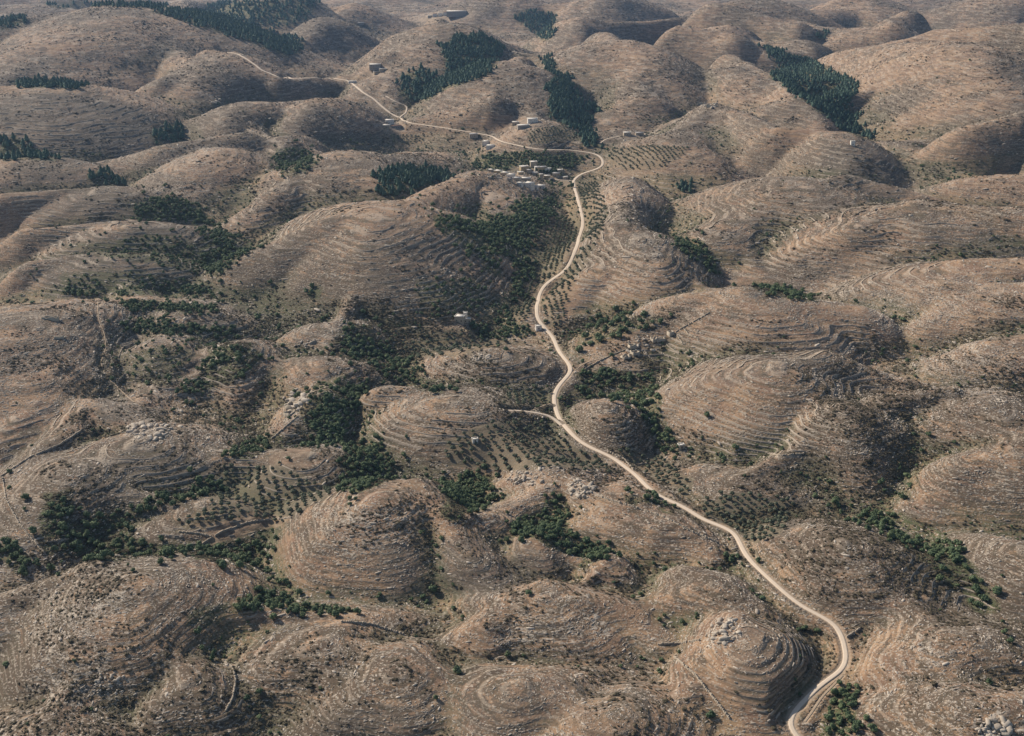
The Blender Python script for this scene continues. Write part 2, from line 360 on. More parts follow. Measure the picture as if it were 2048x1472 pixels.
# ------------------------------------------------------------------ land cover, surveyed from the photograph
GREEN = [  # polygon, strength, tree kind, spacing in metres
 ([(80, 1000), (130, 985), (140, 1040), (200, 1020), (240, 1040), (300, 995), (420, 960), (440, 985), (310, 1015), (250, 1060), (290, 1085), (400, 1100), (520, 1070), (545, 1085), (500, 1140), (380, 1112), (200, 1120), (95, 1105)], .9, 'oak', 7.5, 'in the green valley among old field terraces'),
 ([(500, 1185), (520, 1165), (560, 1165), (640, 1190), (720, 1230), (660, 1232), (560, 1215), (495, 1215)], 1, 'oak', 5.5, 'in the bright green thicket below the big rounded hill'),
 ([(450, 915), (520, 870), (560, 865), (590, 880), (660, 865), (700, 860), (660, 885), (560, 890), (480, 918)], .9, 'oak', 6.5, 'in the gully under the old terraced farm'),
 ([(640, 800), (690, 770), (745, 765), (720, 800), (712, 850), (690, 880), (640, 880), (620, 850)], 1, 'oak', 6, 'in the dark grove beside the terraced spur'),
 ([(690, 900), (740, 890), (800, 920), (780, 960), (720, 985), (690, 985)], 1, 'oak', 6, 'at the foot of the dark terraced flank'),
 ([(890, 960), (940, 940), (985, 960), (990, 1000), (980, 1010), (900, 1035), (880, 1020)], 1, 'oak', 5.5, 'in the small dark wood behind the bald ridge'),
 ([(1095, 1000), (1130, 990), (1140, 1050), (1160, 1075), (1200, 1090), (1215, 1112), (1165, 1142), (1150, 1110), (1060, 1080), (1030, 1070), (1040, 1050), (1100, 1040)], .95, 'oak', 6, 'along the narrow ravine below the crag'),
 ([(1650, 998), (1730, 1000), (1850, 1040), (1900, 1085), (1925, 1115), (1985, 1195), (2005, 1225), (1960, 1228), (1900, 1165), (1830, 1095), (1760, 1055), (1650, 1020)], .85, 'oak', 7, 'along the stream bed behind the striped rounded hill'),
 ([(1625, 1440), (1650, 1405), (1700, 1365), (1712, 1472), (1620, 1472)], .9, 'oak', 5.5, 'in the dark copse inside the road bend'),
 ([(880, 430), (960, 445), (1030, 425), (1110, 392), (1112, 430), (1065, 480), (1060, 560), (1030, 600), (1000, 640), (1040, 520), (990, 510), (940, 475)], .95, 'oak', 8, 'in the green hollow under the village terraces'),
 ([(935, 650), (1000, 640), (1060, 650), (1070, 668), (1020, 675), (960, 675)], .9, 'oak', 6.5, 'in the wood beside the lone farmhouse'),
 ([(758, 345), (840, 330), (912, 345), (880, 362), (800, 395), (757, 392)], .95, 'pine', 8.5, 'in the square pine plantation near the village'),
 ([(885, 90), (910, 72), (960, 70), (1002, 95), (1000, 115), (975, 150), (905, 175), (850, 203), (830, 195), (890, 150)], 1, 'pine', 8.5, 'in the dark wood below the hilltop compound'),
 ([(800, 150), (850, 135), (885, 160), (870, 190), (820, 210), (800, 195)], .8, 'pine', 13, 'on the dim slope under the white roofed house'),
 ([(1100, 165), (1140, 148), (1150, 190), (1192, 215), (1180, 250), (1205, 300), (1170, 290), (1150, 255), (1092, 232), (1100, 200)], 1, 'pine', 8.5, 'in the steep wood above the bend of the road'),
 ([(1080, 112), (1098, 112), (1125, 150), (1112, 160)], .9, 'pine', 9, 'in the thin strip of wood behind the tan hill'),
 ([(1025, 32), (1060, 20), (1112, 30), (1105, 75), (1090, 82), (1050, 52)], .9, 'pine', 10, 'in the far wood next to the hilltop compound'),
 ([(1525, 92), (1570, 105), (1640, 128), (1718, 170), (1700, 215), (1752, 282), (1700, 266), (1640, 222), (1590, 187), (1540, 152), (1562, 135)], 1, 'pine', 8.5, 'in the long dark wood running between pale slopes'),
 ([(300, 22), (400, 18), (500, 46), (545, 62), (608, 80), (600, 105), (575, 114), (480, 76), (400, 52)], 1, 'pine', 12, 'in the far dark wood near the skyline'),
 ([(0, 285), (30, 272), (60, 288), (112, 320), (0, 320)], 1, 'pine', 12, 'in the tall stand above the small brown hill'),
 ([(300, 270), (350, 245), (372, 258), (368, 282), (310, 290)], .9, 'pine', 10, 'at the shaded foot of the broad dark hill'),
 ([(20, 162), (90, 155), (172, 172), (160, 180), (40, 174)], .9, 'pine', 9, 'in the short row behind the broad dark hill'),
 ([(175, 345), (215, 340), (262, 372), (180, 368)], .9, 'pine', 8.5, 'in the hollow beside the pale spur'),
 ([(1610, 75), (1660, 62), (1640, 82)], .9, 'pine', 12, 'in the far notch between blue hills'),
 ([(1356, 365), (1392, 362), (1385, 388), (1362, 384)], .9, 'pine', 7.5, 'in the small clump between two bare hills'),
 ([(0, 35), (50, 30), (60, 45), (0, 60)], .8, 'pine', 12, 'on the far pale slope behind the large brown hill'),
 ([(0, 1085), (40, 1085), (62, 1130), (40, 1145), (0, 1110)], .8, 'oak', 7, 'in the loose clump behind the foreground hill'),
 ([(285, 400), (340, 390), (400, 412), (445, 460), (380, 445), (270, 440)], .85, 'oak', 8, 'on the wooded end of the upper long ridge'),
 ([(405, 460), (470, 472), (515, 487), (450, 540), (430, 560), (400, 520)], .85, 'oak', 7.5, 'in the notch beside the central hill'),
 ([(95, 575), (200, 570), (300, 570), (430, 578), (430, 592), (90, 590)], .7, 'oak', 8, 'along the foot of the long terraced ridge'),
 ([(240, 603), (330, 603), (440, 612), (400, 625), (260, 620)], .9, 'oak', 6.5, 'on the green bank between two low ridges'),
 ([(250, 645), (330, 640), (465, 655), (450, 668), (330, 672), (250, 662)], .8, 'oak', 7, 'on the lower green bank under two low ridges'),
 ([(430, 690), (510, 690), (530, 720), (480, 760), (420, 785), (350, 785), (400, 750)], .85, 'oak', 7, 'in the valley below the green terraces'),
 ([(700, 640), (745, 650), (770, 690), (760, 720), (700, 715), (665, 700)], .75, 'oak', 8, 'on the small terraced knoll'),
 ([(1285, 815), (1320, 820), (1360, 905), (1330, 905), (1300, 870)], .8, 'oak', 7, 'in the gully beside the small knoll'),
 ([(1150, 748), (1220, 735), (1300, 762), (1322, 800), (1310, 850), (1280, 812), (1200, 797), (1150, 792)], .75, 'oak', 9, 'on the green valley floor beside the crossroads'),
 ([(1140, 650), (1230, 620), (1330, 640), (1260, 670), (1190, 690), (1150, 690)], .5, 'oak', 12, 'on the slope above the ruins'),
 ([(760, 700), (830, 690), (850, 770), (900, 785), (860, 790), (780, 760), (740, 740)], .75, 'oak', 9, 'in the valley behind the bald dome'),
 ([(940, 322), (980, 305), (1100, 306), (1180, 311), (1150, 335), (1095, 350), (1050, 330), (1000, 345), (950, 337)], .8, 'oak', 8, 'around the village houses'),
 ([(555, 300), (600, 295), (635, 320), (600, 350), (560, 345)], .8, 'oak', 9, 'on the shaded knoll below the upper road'),
 ([(1340, 485), (1400, 480), (1425, 515), (1450, 560), (1420, 540), (1380, 510)], .8, 'oak', 8, 'in the gully behind the road hill'),
 ([(1500, 562), (1560, 570), (1655, 605), (1600, 605), (1520, 580)], .75, 'oak', 8, 'along the dry stream between bare hills'),
 ([(1010, 420), (1050, 395), (1060, 400), (1050, 420)], .6, 'oak', 9, 'on the terraces below the village'),
 ([(1440, 1112), (1475, 1125), (1460, 1140), (1435, 1130)], .8, 'oak', 6, 'in the hollow by the straight road'),
 ([(390, 1215), (480, 1190), (500, 1215), (430, 1255), (390, 1260)], .35, 'oak', 14, 'on the dim flank above the foreground'),
 ([(395, 22), (440, 2), (640, 0), (610, 42), (560, 55), (480, 46)], .75, 'pine', 17, 'on the far dark hillside at the skyline'),
 ([(90, 8), (200, 4), (330, 6), (340, 18), (200, 12), (120, 18)], .7, 'pine', 17, 'on the far blue slope behind the large brown hill'),
 ([(130, 548), (260, 538), (430, 564), (430, 592), (95, 590)], .4, 'oak', 8, 'on the green steps of the long terraced ridge'),
 ([(120, 492), (300, 472), (500, 497), (440, 555), (380, 545), (200, 508)], .45, 'oak', 8, 'on the green steps of the middle long ridge'),
 ([(230, 405), (330, 398), (440, 455), (300, 440)], .4, 'oak', 9, 'on the green steps of the upper long ridge'),
 ([(245, 705), (340, 690), (400, 700), (360, 765), (262, 765)], .35, 'oak', 8, 'on the green terraces under the broken tower base'),
 ([(830, 560), (960, 560), (1000, 620), (940, 640), (850, 642)], .35, 'oak', 9, 'on the green lower terraces of the central hill'),
 ([(600, 790), (690, 745), (735, 770), (690, 885), (570, 885), (590, 850)], .4, 'oak', 8, 'on the green steps below the cliff'),
 ([(625, 575), (640, 575), (645, 600), (622, 600)], .9, 'oak', 7, 'in the lone dark clump on the bare slope'),
 ([(860, 430), (900, 440), (1000, 520), (1010, 560), (960, 520), (890, 470)], .7, 'oak', 9, 'on the terraced flank of the central hill'),
 ([(1240, 985), (1310, 1000), (1360, 1040), (1300, 1010), (1250, 1000)], .7, 'oak', 7, 'just below the straight road'),
]
ORCHARD = [  # polygon, row angle, spacing, words
 ([(1156, 378), (1192, 362), (1216, 420), (1195, 482), (1172, 482), (1180, 440)], 8, 6.8, 'between the upper road and the bald knoll'),
 ([(1120, 432), (1155, 437), (1158, 452), (1140, 505), (1100, 558), (1066, 590), (1055, 640), (1008, 648), (1060, 560), (1090, 482)], -6, 7, 'between the road and the green hollow'),
 ([(1163, 492), (1190, 490), (1135, 590), (1125, 655), (1108, 662), (1084, 618), (1098, 588)], 4, 6.8, 'inside the curve of the valley road'),
 ([(1052, 262), (1130, 250), (1175, 278), (1110, 286), (1060, 290)], 10, 7.5, 'beside the upper farm'),
 ([(786, 270), (848, 268), (852, 282), (800, 292), (784, 290)], 3, 9, 'in the dark square plot below the upper road'),
 ([(1212, 300), (1300, 290), (1380, 296), (1340, 330), (1262, 346), (1226, 332)], 12, 8, 'beyond the bend of the upper road'),
 ([(1020, 832), (1112, 862), (1235, 948), (1180, 938), (1000, 945), (900, 930), (885, 880)], 20, 7.5, 'on the grey slope below the road fork'),
 ([(1205, 888), (1330, 915), (1382, 965), (1375, 1000), (1290, 945)], 25, 7, 'between the straight road and the terraced knoll'),
 ([(1400, 1002), (1480, 985), (1600, 1002), (1560, 1060), (1500, 1092), (1478, 1070), (1410, 1030)], 30, 6.5, 'on the dark slope above the straight road'),
 ([(445, 930), (560, 930), (670, 985), (560, 1050), (480, 1040), (340, 1062), (420, 1000)], 15, 6.5, 'around the small terraced rise'),
 ([(1010, 790), (1090, 772), (1103, 808), (1000, 812)], 2, 7, 'in the plot by the road fork'),
 ([(885, 655), (930, 655), (1060, 690), (1000, 690), (860, 720), (800, 700)], 12, 10, 'on the low ground by the lone farmhouse'),
]
BARE = [([(1122, 366), (1148, 364), (1160, 420), (1122, 420)], 1), ([(355, 685), (400, 680), (415, 695), (400, 715), (385, 712)], .9), ([(1125, 560), (1160, 560), (1135, 640), (1125, 620)], .7),
        ([(90, 95), (190, 82), (180, 100), (100, 110)], .8), ([(130, 128), (210, 128), (180, 140)], .8), ([(980, 225), (1060, 235), (1000, 262), (930, 258), (960, 240)], .7), ([(1500, 255), (1650, 262), (1600, 280)], .8),
        ([(930, 1100), (1000, 1300), (900, 1300)], .1), ([(540, 1095), (590, 1060), (600, 1080), (560, 1120)], .9), ([(1290, 660), (1180, 700), (1170, 690), (1290, 640)], .5), ([(1145, 660), (1200, 665), (1190, 700), (1150, 700)], .6)]
TERR = [  # terraced slopes, strength
 ([(880, 420), (1010, 340), (1110, 390), (1060, 480), (1040, 560), (960, 620), (850, 645), (830, 560), (980, 520), (930, 460)], 1), ([(700, 400), (800, 395), (900, 440), (990, 520), (960, 600), (840, 640), (720, 560), (660, 480)], .7),
 ([(60, 510), (240, 505), (430, 560), (430, 595), (90, 592)], 1), ([(60, 450), (400, 444), (510, 488), (430, 555), (120, 510)], .9), ([(10, 400), (200, 372), (400, 417), (420, 450), (60, 450)], .8),
 ([(210, 600), (460, 630), (540, 690), (520, 790), (300, 800), (235, 760), (230, 690)], 1), ([(560, 660), (700, 630), (780, 690), (760, 720), (650, 715)], .9), ([(600, 780), (700, 740), (740, 770), (690, 890), (550, 890), (560, 850)], 1),
 ([(130, 900), (300, 880), (440, 900), (470, 960), (380, 1010), (120, 990)], 1), ([(0, 820), (190, 800), (120, 880), (0, 950)], 1), ([(470, 900), (620, 890), (700, 990), (560, 1060), (380, 1090), (290, 1060), (440, 960)], .9),
 ([(1220, 810), (1290, 810), (1330, 900), (1230, 905)], 1), ([(1200, 730), (1400, 640), (1740, 650), (1740, 700), (1500, 760), (1300, 770)], .8), ([(850, 700), (1090, 700), (1080, 760), (950, 790), (850, 760)], .7),
 ([(1480, 1240), (1560, 1240), (1640, 1330), (1560, 1440), (1500, 1420)], 1), ([(1800, 1090), (1900, 1140), (1990, 1220), (1900, 1220), (1800, 1150)], 1), ([(450, 460), (600, 320), (760, 380), (560, 480)], .8),
 ([(0, 180), (300, 220), (360, 280), (200, 330), (0, 300)], .5), ([(1040, 240), (1190, 270), (1180, 300), (1060, 295)], .8), ([(1190, 350), (1360, 360), (1330, 460), (1200, 470)], .5), ([(1150, 460), (1340, 470), (1440, 560), (1240, 630), (1150, 620)], .6),
 ([(1560, 500), (1750, 420), (2048, 430), (2048, 520), (1680, 600)], .6), ([(1340, 900), (1320, 810), (1550, 740), (1760, 750), (1640, 900), (1500, 930)], .45), ([(720, 800), (860, 780), (1000, 830), (900, 900), (760, 890)], .6),
 ([(470, 260), (560, 258), (640, 310), (560, 350)], .9), ([(1380, 430), (1640, 355), (1850, 400), (1700, 500), (1530, 545), (1400, 510)], .6), ([(1600, 265), (1840, 350), (1790, 400), (1650, 380)], .6), ([(1000, 40), (1100, 80), (1090, 110), (990, 120)], .8),
 ([(420, 1320), (470, 1330), (480, 1440), (400, 1460)], .9), ([(390, 960), (560, 1010), (580, 1050), (420, 1090)], .9),
]
ROCKY = [([(250, 850), (300, 842), (350, 855), (360, 880), (270, 885)], 1), ([(570, 790), (600, 775), (620, 790), (600, 840), (560, 850)], .9), ([(940, 705), (985, 705), (985, 725), (945, 725)], .9), ([(1130, 965), (1180, 960), (1200, 990), (1140, 1010)], .9),
         ([(1420, 1240), (1490, 1232), (1500, 1290), (1440, 1310), (1400, 1290)], .8), ([(1000, 940), (1090, 925), (1120, 960), (1060, 1020), (1000, 990)], .7), ([(1850, 680), (2048, 690), (2048, 790), (1900, 780), (1820, 740)], .7),
         ([(1570, 500), (1700, 530), (1700, 600), (1590, 580)], .6), ([(2000, 1430), (2040, 1445), (2030, 1472), (1960, 1472), (1965, 1450)], .9), ([(60, 1180), (260, 1180), (200, 1400), (60, 1400)], .6), ([(640, 1010), (860, 1000), (820, 1100), (660, 1120)], .7),
         ([(1250, 470), (1320, 470), (1340, 560), (1240, 560)], .5), ([(330, 0), (400, -5), (410, 20), (335, 22)], .9), ([(1190, 370), (1290, 350), (1300, 440), (1210, 450)], .5), ([(220, 300), (420, 290), (440, 420), (300, 390)], .5),
         ([(1090, 1190), (1180, 1190), (1230, 1260), (1100, 1300), (960, 1290)], .5), ([(1700, 590), (1980, 540), (1900, 640), (1800, 680)], .5), ([(1340, 800), (1420, 780), (1420, 900), (1350, 880)], .4)]
PLOUGH = [([(400, 1072), (440, 1045), (500, 1022), (575, 1030), (590, 1042), (500, 1060), (440, 1092)], 1), ([(530, 905), (620, 895), (620, 940), (540, 935)], .6)]

GU, GV, _d = project(GX, GY, GZ)
jx = noise2(GX / 22, GY / 22, 61) * .7 + noise2(GX / 7, GY / 7, 63) * .5
jy = noise2(GX / 22, GY / 22, 67) * .7 + noise2(GX / 7, GY / 7, 69) * .5
PXM = FPX / _d                                       # pixels of the photograph per metre
JU = GU + jx * 6 * PXM; JV = GV + jy * 6 * PXM * np.clip(CAM_H / _d + .12, 0, 1)
def paint(zones):
    g = np.zeros((NR, NC), np.float32)
    for zn in zones:
        m = inpoly(JU, JV, zn[0])
        g[m] = np.maximum(g[m], zn[1])
    return g
def blur(g, n=1):
    for _ in range(n):
        g = (g + np.roll(g, 1, 0) + np.roll(g, -1, 0) + np.roll(g, 1, 1) + np.roll(g, -1, 1)) / 5
    return g
M_green = blur(paint([(z[0], z[1] ** .5) for z in GREEN]), 2)
M_orch = blur(paint([(z[0], 1) for z in ORCHARD]), 1)
M_bare = blur(paint(BARE), 2)
M_terr = blur(paint(TERR), 5)
M_rock = blur(paint(ROCKY), 5)
M_plough = blur(paint(PLOUGH), 1)

GREY = [([(185, 690), (208, 695), (215, 750), (240, 785), (330, 825), (310, 850), (215, 845), (190, 800), (180, 740)], 1), ([(1020, 825), (1112, 862), (1240, 945), (1180, 945), (1000, 950), (900, 935), (870, 880), (900, 850)], .75), ([(1400, 1002), (1480, 985), (1640, 1000), (1560, 1070), (1500, 1092), (1478, 1070)], .7),
        ([(445, 930), (560, 930), (670, 985), (600, 1040), (480, 1040), (420, 1000)], .7), ([(130, 930), (300, 890), (440, 940), (420, 1000), (200, 1010)], .6), ([(1180, 740), (1400, 690), (1700, 680), (1740, 700), (1500, 760), (1320, 790)], .5), ([(730, 1090), (1000, 1060), (1150, 1130), (950, 1200), (800, 1210)], .6),
        ([(760, 430), (960, 470), (980, 560), (860, 640), (720, 560)], .45), ([(0, 195), (120, 185), (250, 200), (360, 260), (200, 330), (0, 310)], .85), ([(100, 535), (200, 512), (300, 522), (425, 562), (425, 592), (90, 590)], .8), ([(90, 470), (380, 450), (505, 490), (430, 552), (120, 510)], .75), ([(60, 400), (250, 380), (400, 420), (420, 455), (80, 450)], .7), ([(240, 640), (470, 635), (540, 700), (480, 780), (320, 800), (240, 760)], .6), ([(0, 330), (200, 345), (250, 385), (0, 400)], .5),
        ([(1640, 1010), (1750, 1020), (1850, 1070), (1950, 1190), (1880, 1150), (1780, 1070)], .6), ([(1480, 1240), (1580, 1230), (1660, 1320), (1560, 1450), (1480, 1400)], .6), ([(1640, 280), (1760, 290), (1840, 350), (1790, 400), (1650, 370)], .6), ([(1600, 530), (1800, 520), (1900, 545), (1700, 600)], .4), ([(620, 1440), (900, 1380), (1300, 1320), (1300, 1472), (640, 1472)], .4)]
M_grey = blur(paint(GREY), 4)
YARD = [([(975, 340), (1010, 345), (1060, 352), (1145, 352), (1140, 368), (1090, 384), (1050, 382), (1000, 362)], .6), ([(900, 636), (945, 638), (945, 652), (905, 655)], .7), ([(762, 240), (805, 240), (808, 262), (765, 266)], .7),
        ([(738, 124), (778, 130), (782, 150), (735, 156)], .7), ([(800, 38), (855, 24), (945, 22), (950, 36), (880, 45), (820, 44)], .75), ([(1020, 242), (1072, 236), (1075, 256), (1025, 262)], .6), ([(960, 282), (992, 286), (992, 300), (962, 300)], .6), ([(1245, 262), (1295, 264), (1295, 276), (1245, 274)], .6)]
M_yard = blur(paint(YARD), 2)
def box(g, n, m):
    def one(a, k):
        p = np.concatenate([np.repeat(a[:1], k, 0), a, np.repeat(a[-1:], k, 0)]); c = np.cumsum(p, 0); c = np.concatenate([np.zeros((1, a.shape[1])), c])
        return (c[2 * k + 1:] - c[:-2 * k - 1]) / (2 * k + 1)
    return one(one(g, n).T, m).T
VALE = np.clip((box(GZ, 24, 36) - GZ) / (2.5 + GY / 500), 0, 1) * sstep(0, 1, .75 + .8 * noise2(GX / 90, GY / 90, 221))
M_green = np.maximum(M_green, .75 * VALE * np.clip(1.3 - GY / 3000, .35, 1))
# small relief: ledges along the contours, terrace steps where the raster is fine enough
STEP = np.clip(1.5 + (GY - 500) * .0023, 1.5, 10.0)
zt = GZ + STEP * (.42 * noise2(GX / 38, GY / 38, 71) + .13 * noise2(GX / 12, GY / 12, 73))
near = 1 - sstep(900, 1500, GY)
off_road = sstep(2, 7, DUST)
fr = zt / STEP - np.floor(zt / STEP)
GZ += near * off_road * M_terr * STEP * .36 * (sstep(.55, .98, fr) - fr)
led = noise3(GX / 14, GY / 14, GZ / 1.1, 81) * .55 + noise3(GX / 6, GY / 6, GZ / .8, 83) * .3
GZ += led * (.35 + .65 * np.clip(M_rock + .5 + .8 * noise2(GX / 60, GY / 60, 85), 0, 1)) * off_road * (1 - .6 * M_orch) * (1 + np.clip(GY / 1500, 0, 1.5))
print('land', NR, NC, round(time.time() - T0, 1))

# ------------------------------------------------------------------ helpers for objects
def tag(o, label=None, cat=None, group=None, kind=None):
    if label: o['label'] = label
    if cat: o['category'] = cat
    if group: o['group'] = group
    if kind: o['kind'] = kind
    return o
def mesh_np(name, co, faces, smooth=False):
    """faces: (n,3) or (n,4) integer array"""
    me = bpy.data.meshes.new(name)
    co = np.asarray(co, np.float32); f = np.asarray(faces, np.int32)
    me.vertices.add(len(co)); me.vertices.foreach_set('co', co.ravel())
    me.loops.add(f.size); me.loops.foreach_set('vertex_index', f.ravel())
    me.polygons.add(len(f)); me.polygons.foreach_set('loop_start', np.arange(0, f.size, f.shape[1], dtype=np.int32))
    me.update(calc_edges=True)
    if smooth: me.shade_smooth()
    return me
def link(name, me, mat=None, parent=None, loc=None):
    o = bpy.data.objects.new(name, me)
    if mat and me and len(me.materials) == 0: me.materials.append(mat)
    COL.objects.link(o)
    if parent: o.parent = parent
    if loc is not None: o.location = loc
    return o
def empty(name, loc, rz=0.0):
    o = bpy.data.objects.new(name, None)
    o.location = loc; o.rotation_euler = (0, 0, rz); o.empty_display_size = 1
    COL.objects.link(o)
    return o

# node helpers
class Mat:
    def __init__(self, name, rough=.95):
        self.m = bpy.data.materials.new(name); self.m.use_nodes = True
        self.t = self.m.node_tree; self.b = self.t.nodes['Principled BSDF']
        self.b.inputs['Roughness'].default_value = rough
        self.b.inputs['Specular IOR Level'].default_value = .2
    def n(self, typ, **kw):
        x = self.t.nodes.new(typ)
        for k, v in kw.items(): setattr(x, k, v)
        return x
    def l(self, a, b): self.t.links.new(a, b)
    def put(self, sock, v):
        if isinstance(v, (int, float)): sock.default_value = v
        elif isinstance(v, tuple): sock.default_value = v
        else: self.l(v, sock)
    def math(self, op, a, b=0.0, c=0.0, clamp=False):
        x = self.n('ShaderNodeMath', operation=op, use_clamp=clamp)
        self.put(x.inputs[0], a); self.put(x.inputs[1], b); self.put(x.inputs[2], c)
        return x.outputs[0]
    def ramp(self, v, a, b):
        x = self.n('ShaderNodeMapRange', interpolation_type='SMOOTHSTEP')
        self.put(x.inputs[0], v); self.put(x.inputs[1], a); self.put(x.inputs[2], b)
        return x.outputs[0]
    def mix(self, f, a, b):
        x = self.n('ShaderNodeMix', data_type='RGBA')
        self.put(x.inputs[0], f); self.put(x.inputs[6], a); self.put(x.inputs[7], b)
        return x.outputs[2]
    def attr(self, nm): return self.n('ShaderNodeAttribute', attribute_name=nm).outputs['Fac']
    def noise(self, vec, scale=1.0, det=3.0, rough=.55, dist=0.0):
        x = self.n('ShaderNodeTexNoise')
        if vec is not None: self.l(vec, x.inputs['Vector'])
        x.inputs['Scale'].default_value = scale; x.inputs['Detail'].default_value = det; x.inputs['Roughness'].default_value = rough; x.inputs['Distortion'].default_value = dist
        return x.outputs['Fac']
    def scaled(self, vec, sx, sy, sz):
        x = self.n('ShaderNodeVectorMath', operation='MULTIPLY'); self.l(vec, x.inputs[0]); x.inputs[1].default_value = (sx, sy, sz)
        return x.outputs[0]
    def col(self, c): self.put(self.b.inputs['Base Color'], c)
    def bump(self, h, dist=.3, strength=1.0, prev=None):
        x = self.n('ShaderNodeBump'); self.l(h, x.inputs['Height']); x.inputs['Distance'].default_value = dist; x.inputs['Strength'].default_value = strength
        if prev is not None: self.l(prev, x.inputs['Normal'])
        return x.outputs[0]
def c4(r, g, b): return (r, g, b, 1.0)

SOIL, SOIL2, ROCKC, SCRUB, GRASS, DUSTC = c4(.335, .216, .130), c4(.225, .142, .093), c4(.50, .435, .35), c4(.088, .070, .051), c4(.070, .080, .040), c4(.42, .33, .24)
def land_material():
    M = Mat('dry_hillside')
    P = M.n('ShaderNodeNewGeometry').outputs['Position']
    s1 = M.noise(M.scaled(P, .10, .10, 1.15), 1, 4, .62)             # streaks along the contours
    s2 = M.noise(M.scaled(P, .30, .30, 1.6), 1, 4, .65)
    s3 = M.noise(M.scaled(P, .045, .045, .36), 1, 4, .62)             # broad ledges, they carry to the far hills
    s4 = M.noise(M.scaled(P, .016, .016, .13), 1, 4, .65)
    f1 = M.noise(P, .55, 3, .7)
    p1 = M.noise(P, .011, 4, .6)                                      # large patches
    p2 = M.noise(P, .05, 3, .6)
    green, orch, bare, terr, rock, plough, dust, scr, tl, grey = [M.attr(a) for a in ('green', 'orch', 'bare', 'terr', 'rocky', 'plough', 'dust', 'scrub', 'tlev', 'grey')]
    soil = M.mix(M.ramp(p2, .35, .65), SOIL, SOIL2)
    soil = M.mix(M.math('MULTIPLY', M.ramp(p1, .52, .7), .6), soil, c4(.355, .232, .135))
    # dwarf scrub
    sc = M.math('ADD', M.math('ADD', M.math('MULTIPLY', s1, .9), M.math('MULTIPLY', s3, .7)), M.math('MULTIPLY', f1, .6))
    sc = M.math('ADD', sc, M.math('MULTIPLY', scr, .42))
    sc = M.math('ADD', sc, M.math('MULTIPLY', M.math('SUBTRACT', s4, .5), .8))
    sc = M.math('SUBTRACT', sc, M.math('MULTIPLY', bare, .5))
    c = M.mix(M.math('MULTIPLY', M.ramp(sc, 1.20, 1.36), .8), soil, SCRUB)
    c = M.mix(M.math('MULTIPLY', grey, M.ramp(f1, .2, .6)), c, c4(.125, .108, .088))
    # limestone
    rk = M.math('ADD', M.math('ADD', M.math('MULTIPLY', s2, 1.0), M.math('MULTIPLY', s3, .55)), M.math('MULTIPLY', s1, -.25))
    rk = M.math('ADD', rk, M.math('MULTIPLY', rock, .10))
    rk = M.math('ADD', rk, M.math('MULTIPLY', M.math('SUBTRACT', s4, .5), -.5))
    rk = M.math('SUBTRACT', rk, M.math('ADD', M.math('MULTIPLY', bare, .35), M.math('MULTIPLY', green, .12)))
    rk = M.math('ADD', rk, M.math('MULTIPLY', M.math('SUBTRACT', p1, .5), .25))
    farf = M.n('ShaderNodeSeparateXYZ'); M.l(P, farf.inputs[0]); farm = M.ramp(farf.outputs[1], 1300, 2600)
    rkm = M.ramp(rk, .79, .88)
    c = M.mix(M.math('MULTIPLY', rkm, M.math('SUBTRACT', .8, M.math('MULTIPLY', grey, .6))), c, ROCKC)
    g1 = M.noise(M.scaled(P, .62, .62, 1.1), 1, 2, .6); g2 = M.noise(M.scaled(P, .55, .55, 1.0), 1.13, 2, .6)
    open_ = M.math('SUBTRACT', 1.0, M.math('MAXIMUM', M.math('MULTIPLY', bare, .8), M.math('MAXIMUM', dust, plough)))
    dk = M.math('ADD', g1, M.math('ADD', M.math('MULTIPLY', M.math('SUBTRACT', s1, .5), .5), M.math('MULTIPLY', M.math('SUBTRACT', scr, .45), .16)))
    c = M.mix(M.math('MULTIPLY', M.math('MULTIPLY', M.ramp(dk, .545, .62), open_), .62), c, c4(.095, .077, .054))
    lt = M.math('ADD', g2, M.math('ADD', M.math('MULTIPLY', M.math('SUBTRACT', s2, .5), .4), M.math('MULTIPLY', rock, .06)))
    c = M.mix(M.math('MULTIPLY', M.math('MULTIPLY', M.ramp(lt, .565, .63), open_), M.math('SUBTRACT', .62, M.math('MULTIPLY', grey, .5))), c, c4(.49, .42, .335))
    # terraces: pale riser, dark line at its foot paints growth and shadow together
    tw = M.math('ADD', tl, M.math('MULTIPLY', M.math('SUBTRACT', s3, .5), .45))
    fr = M.math('FRACT', tw)
    brk = M.ramp(M.noise(P, .06, 5, .78), .40, .52)
    tm = M.math('MULTIPLY', M.math('MULTIPLY', M.math('ADD', M.math('MULTIPLY', terr, .45), .55), brk), M.math('SUBTRACT', 1.0, M.math('MAXIMUM', orch, M.math('MAXIMUM', plough, dust))))
    riser = M.math('MULTIPLY', M.ramp(fr, .66, .76), M.math('SUBTRACT', 1.0, M.ramp(fr, .93, 1.0)))
    foot = M.math('MULTIPLY', M.ramp(fr, .30, .48), M.math('SUBTRACT', 1.0, M.ramp(fr, .56, .66)))
    c = M.mix(M.math('MULTIPLY', M.math('MULTIPLY', riser, tm), .5), c, c4(.43, .36, .28))
    c = M.mix(M.math('MULTIPLY', M.math('MULTIPLY', foot, tm), .72), c, c4(.085, .072, .046))
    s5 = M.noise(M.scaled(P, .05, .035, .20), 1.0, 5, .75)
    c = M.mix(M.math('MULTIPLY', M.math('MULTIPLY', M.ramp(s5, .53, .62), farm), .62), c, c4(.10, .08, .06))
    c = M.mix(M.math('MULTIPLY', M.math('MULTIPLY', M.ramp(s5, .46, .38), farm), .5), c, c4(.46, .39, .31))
    # growth
    strip = M.math('MULTIPLY', M.math('SUBTRACT', 1.0, M.ramp(fr, .50, .66)), terr)
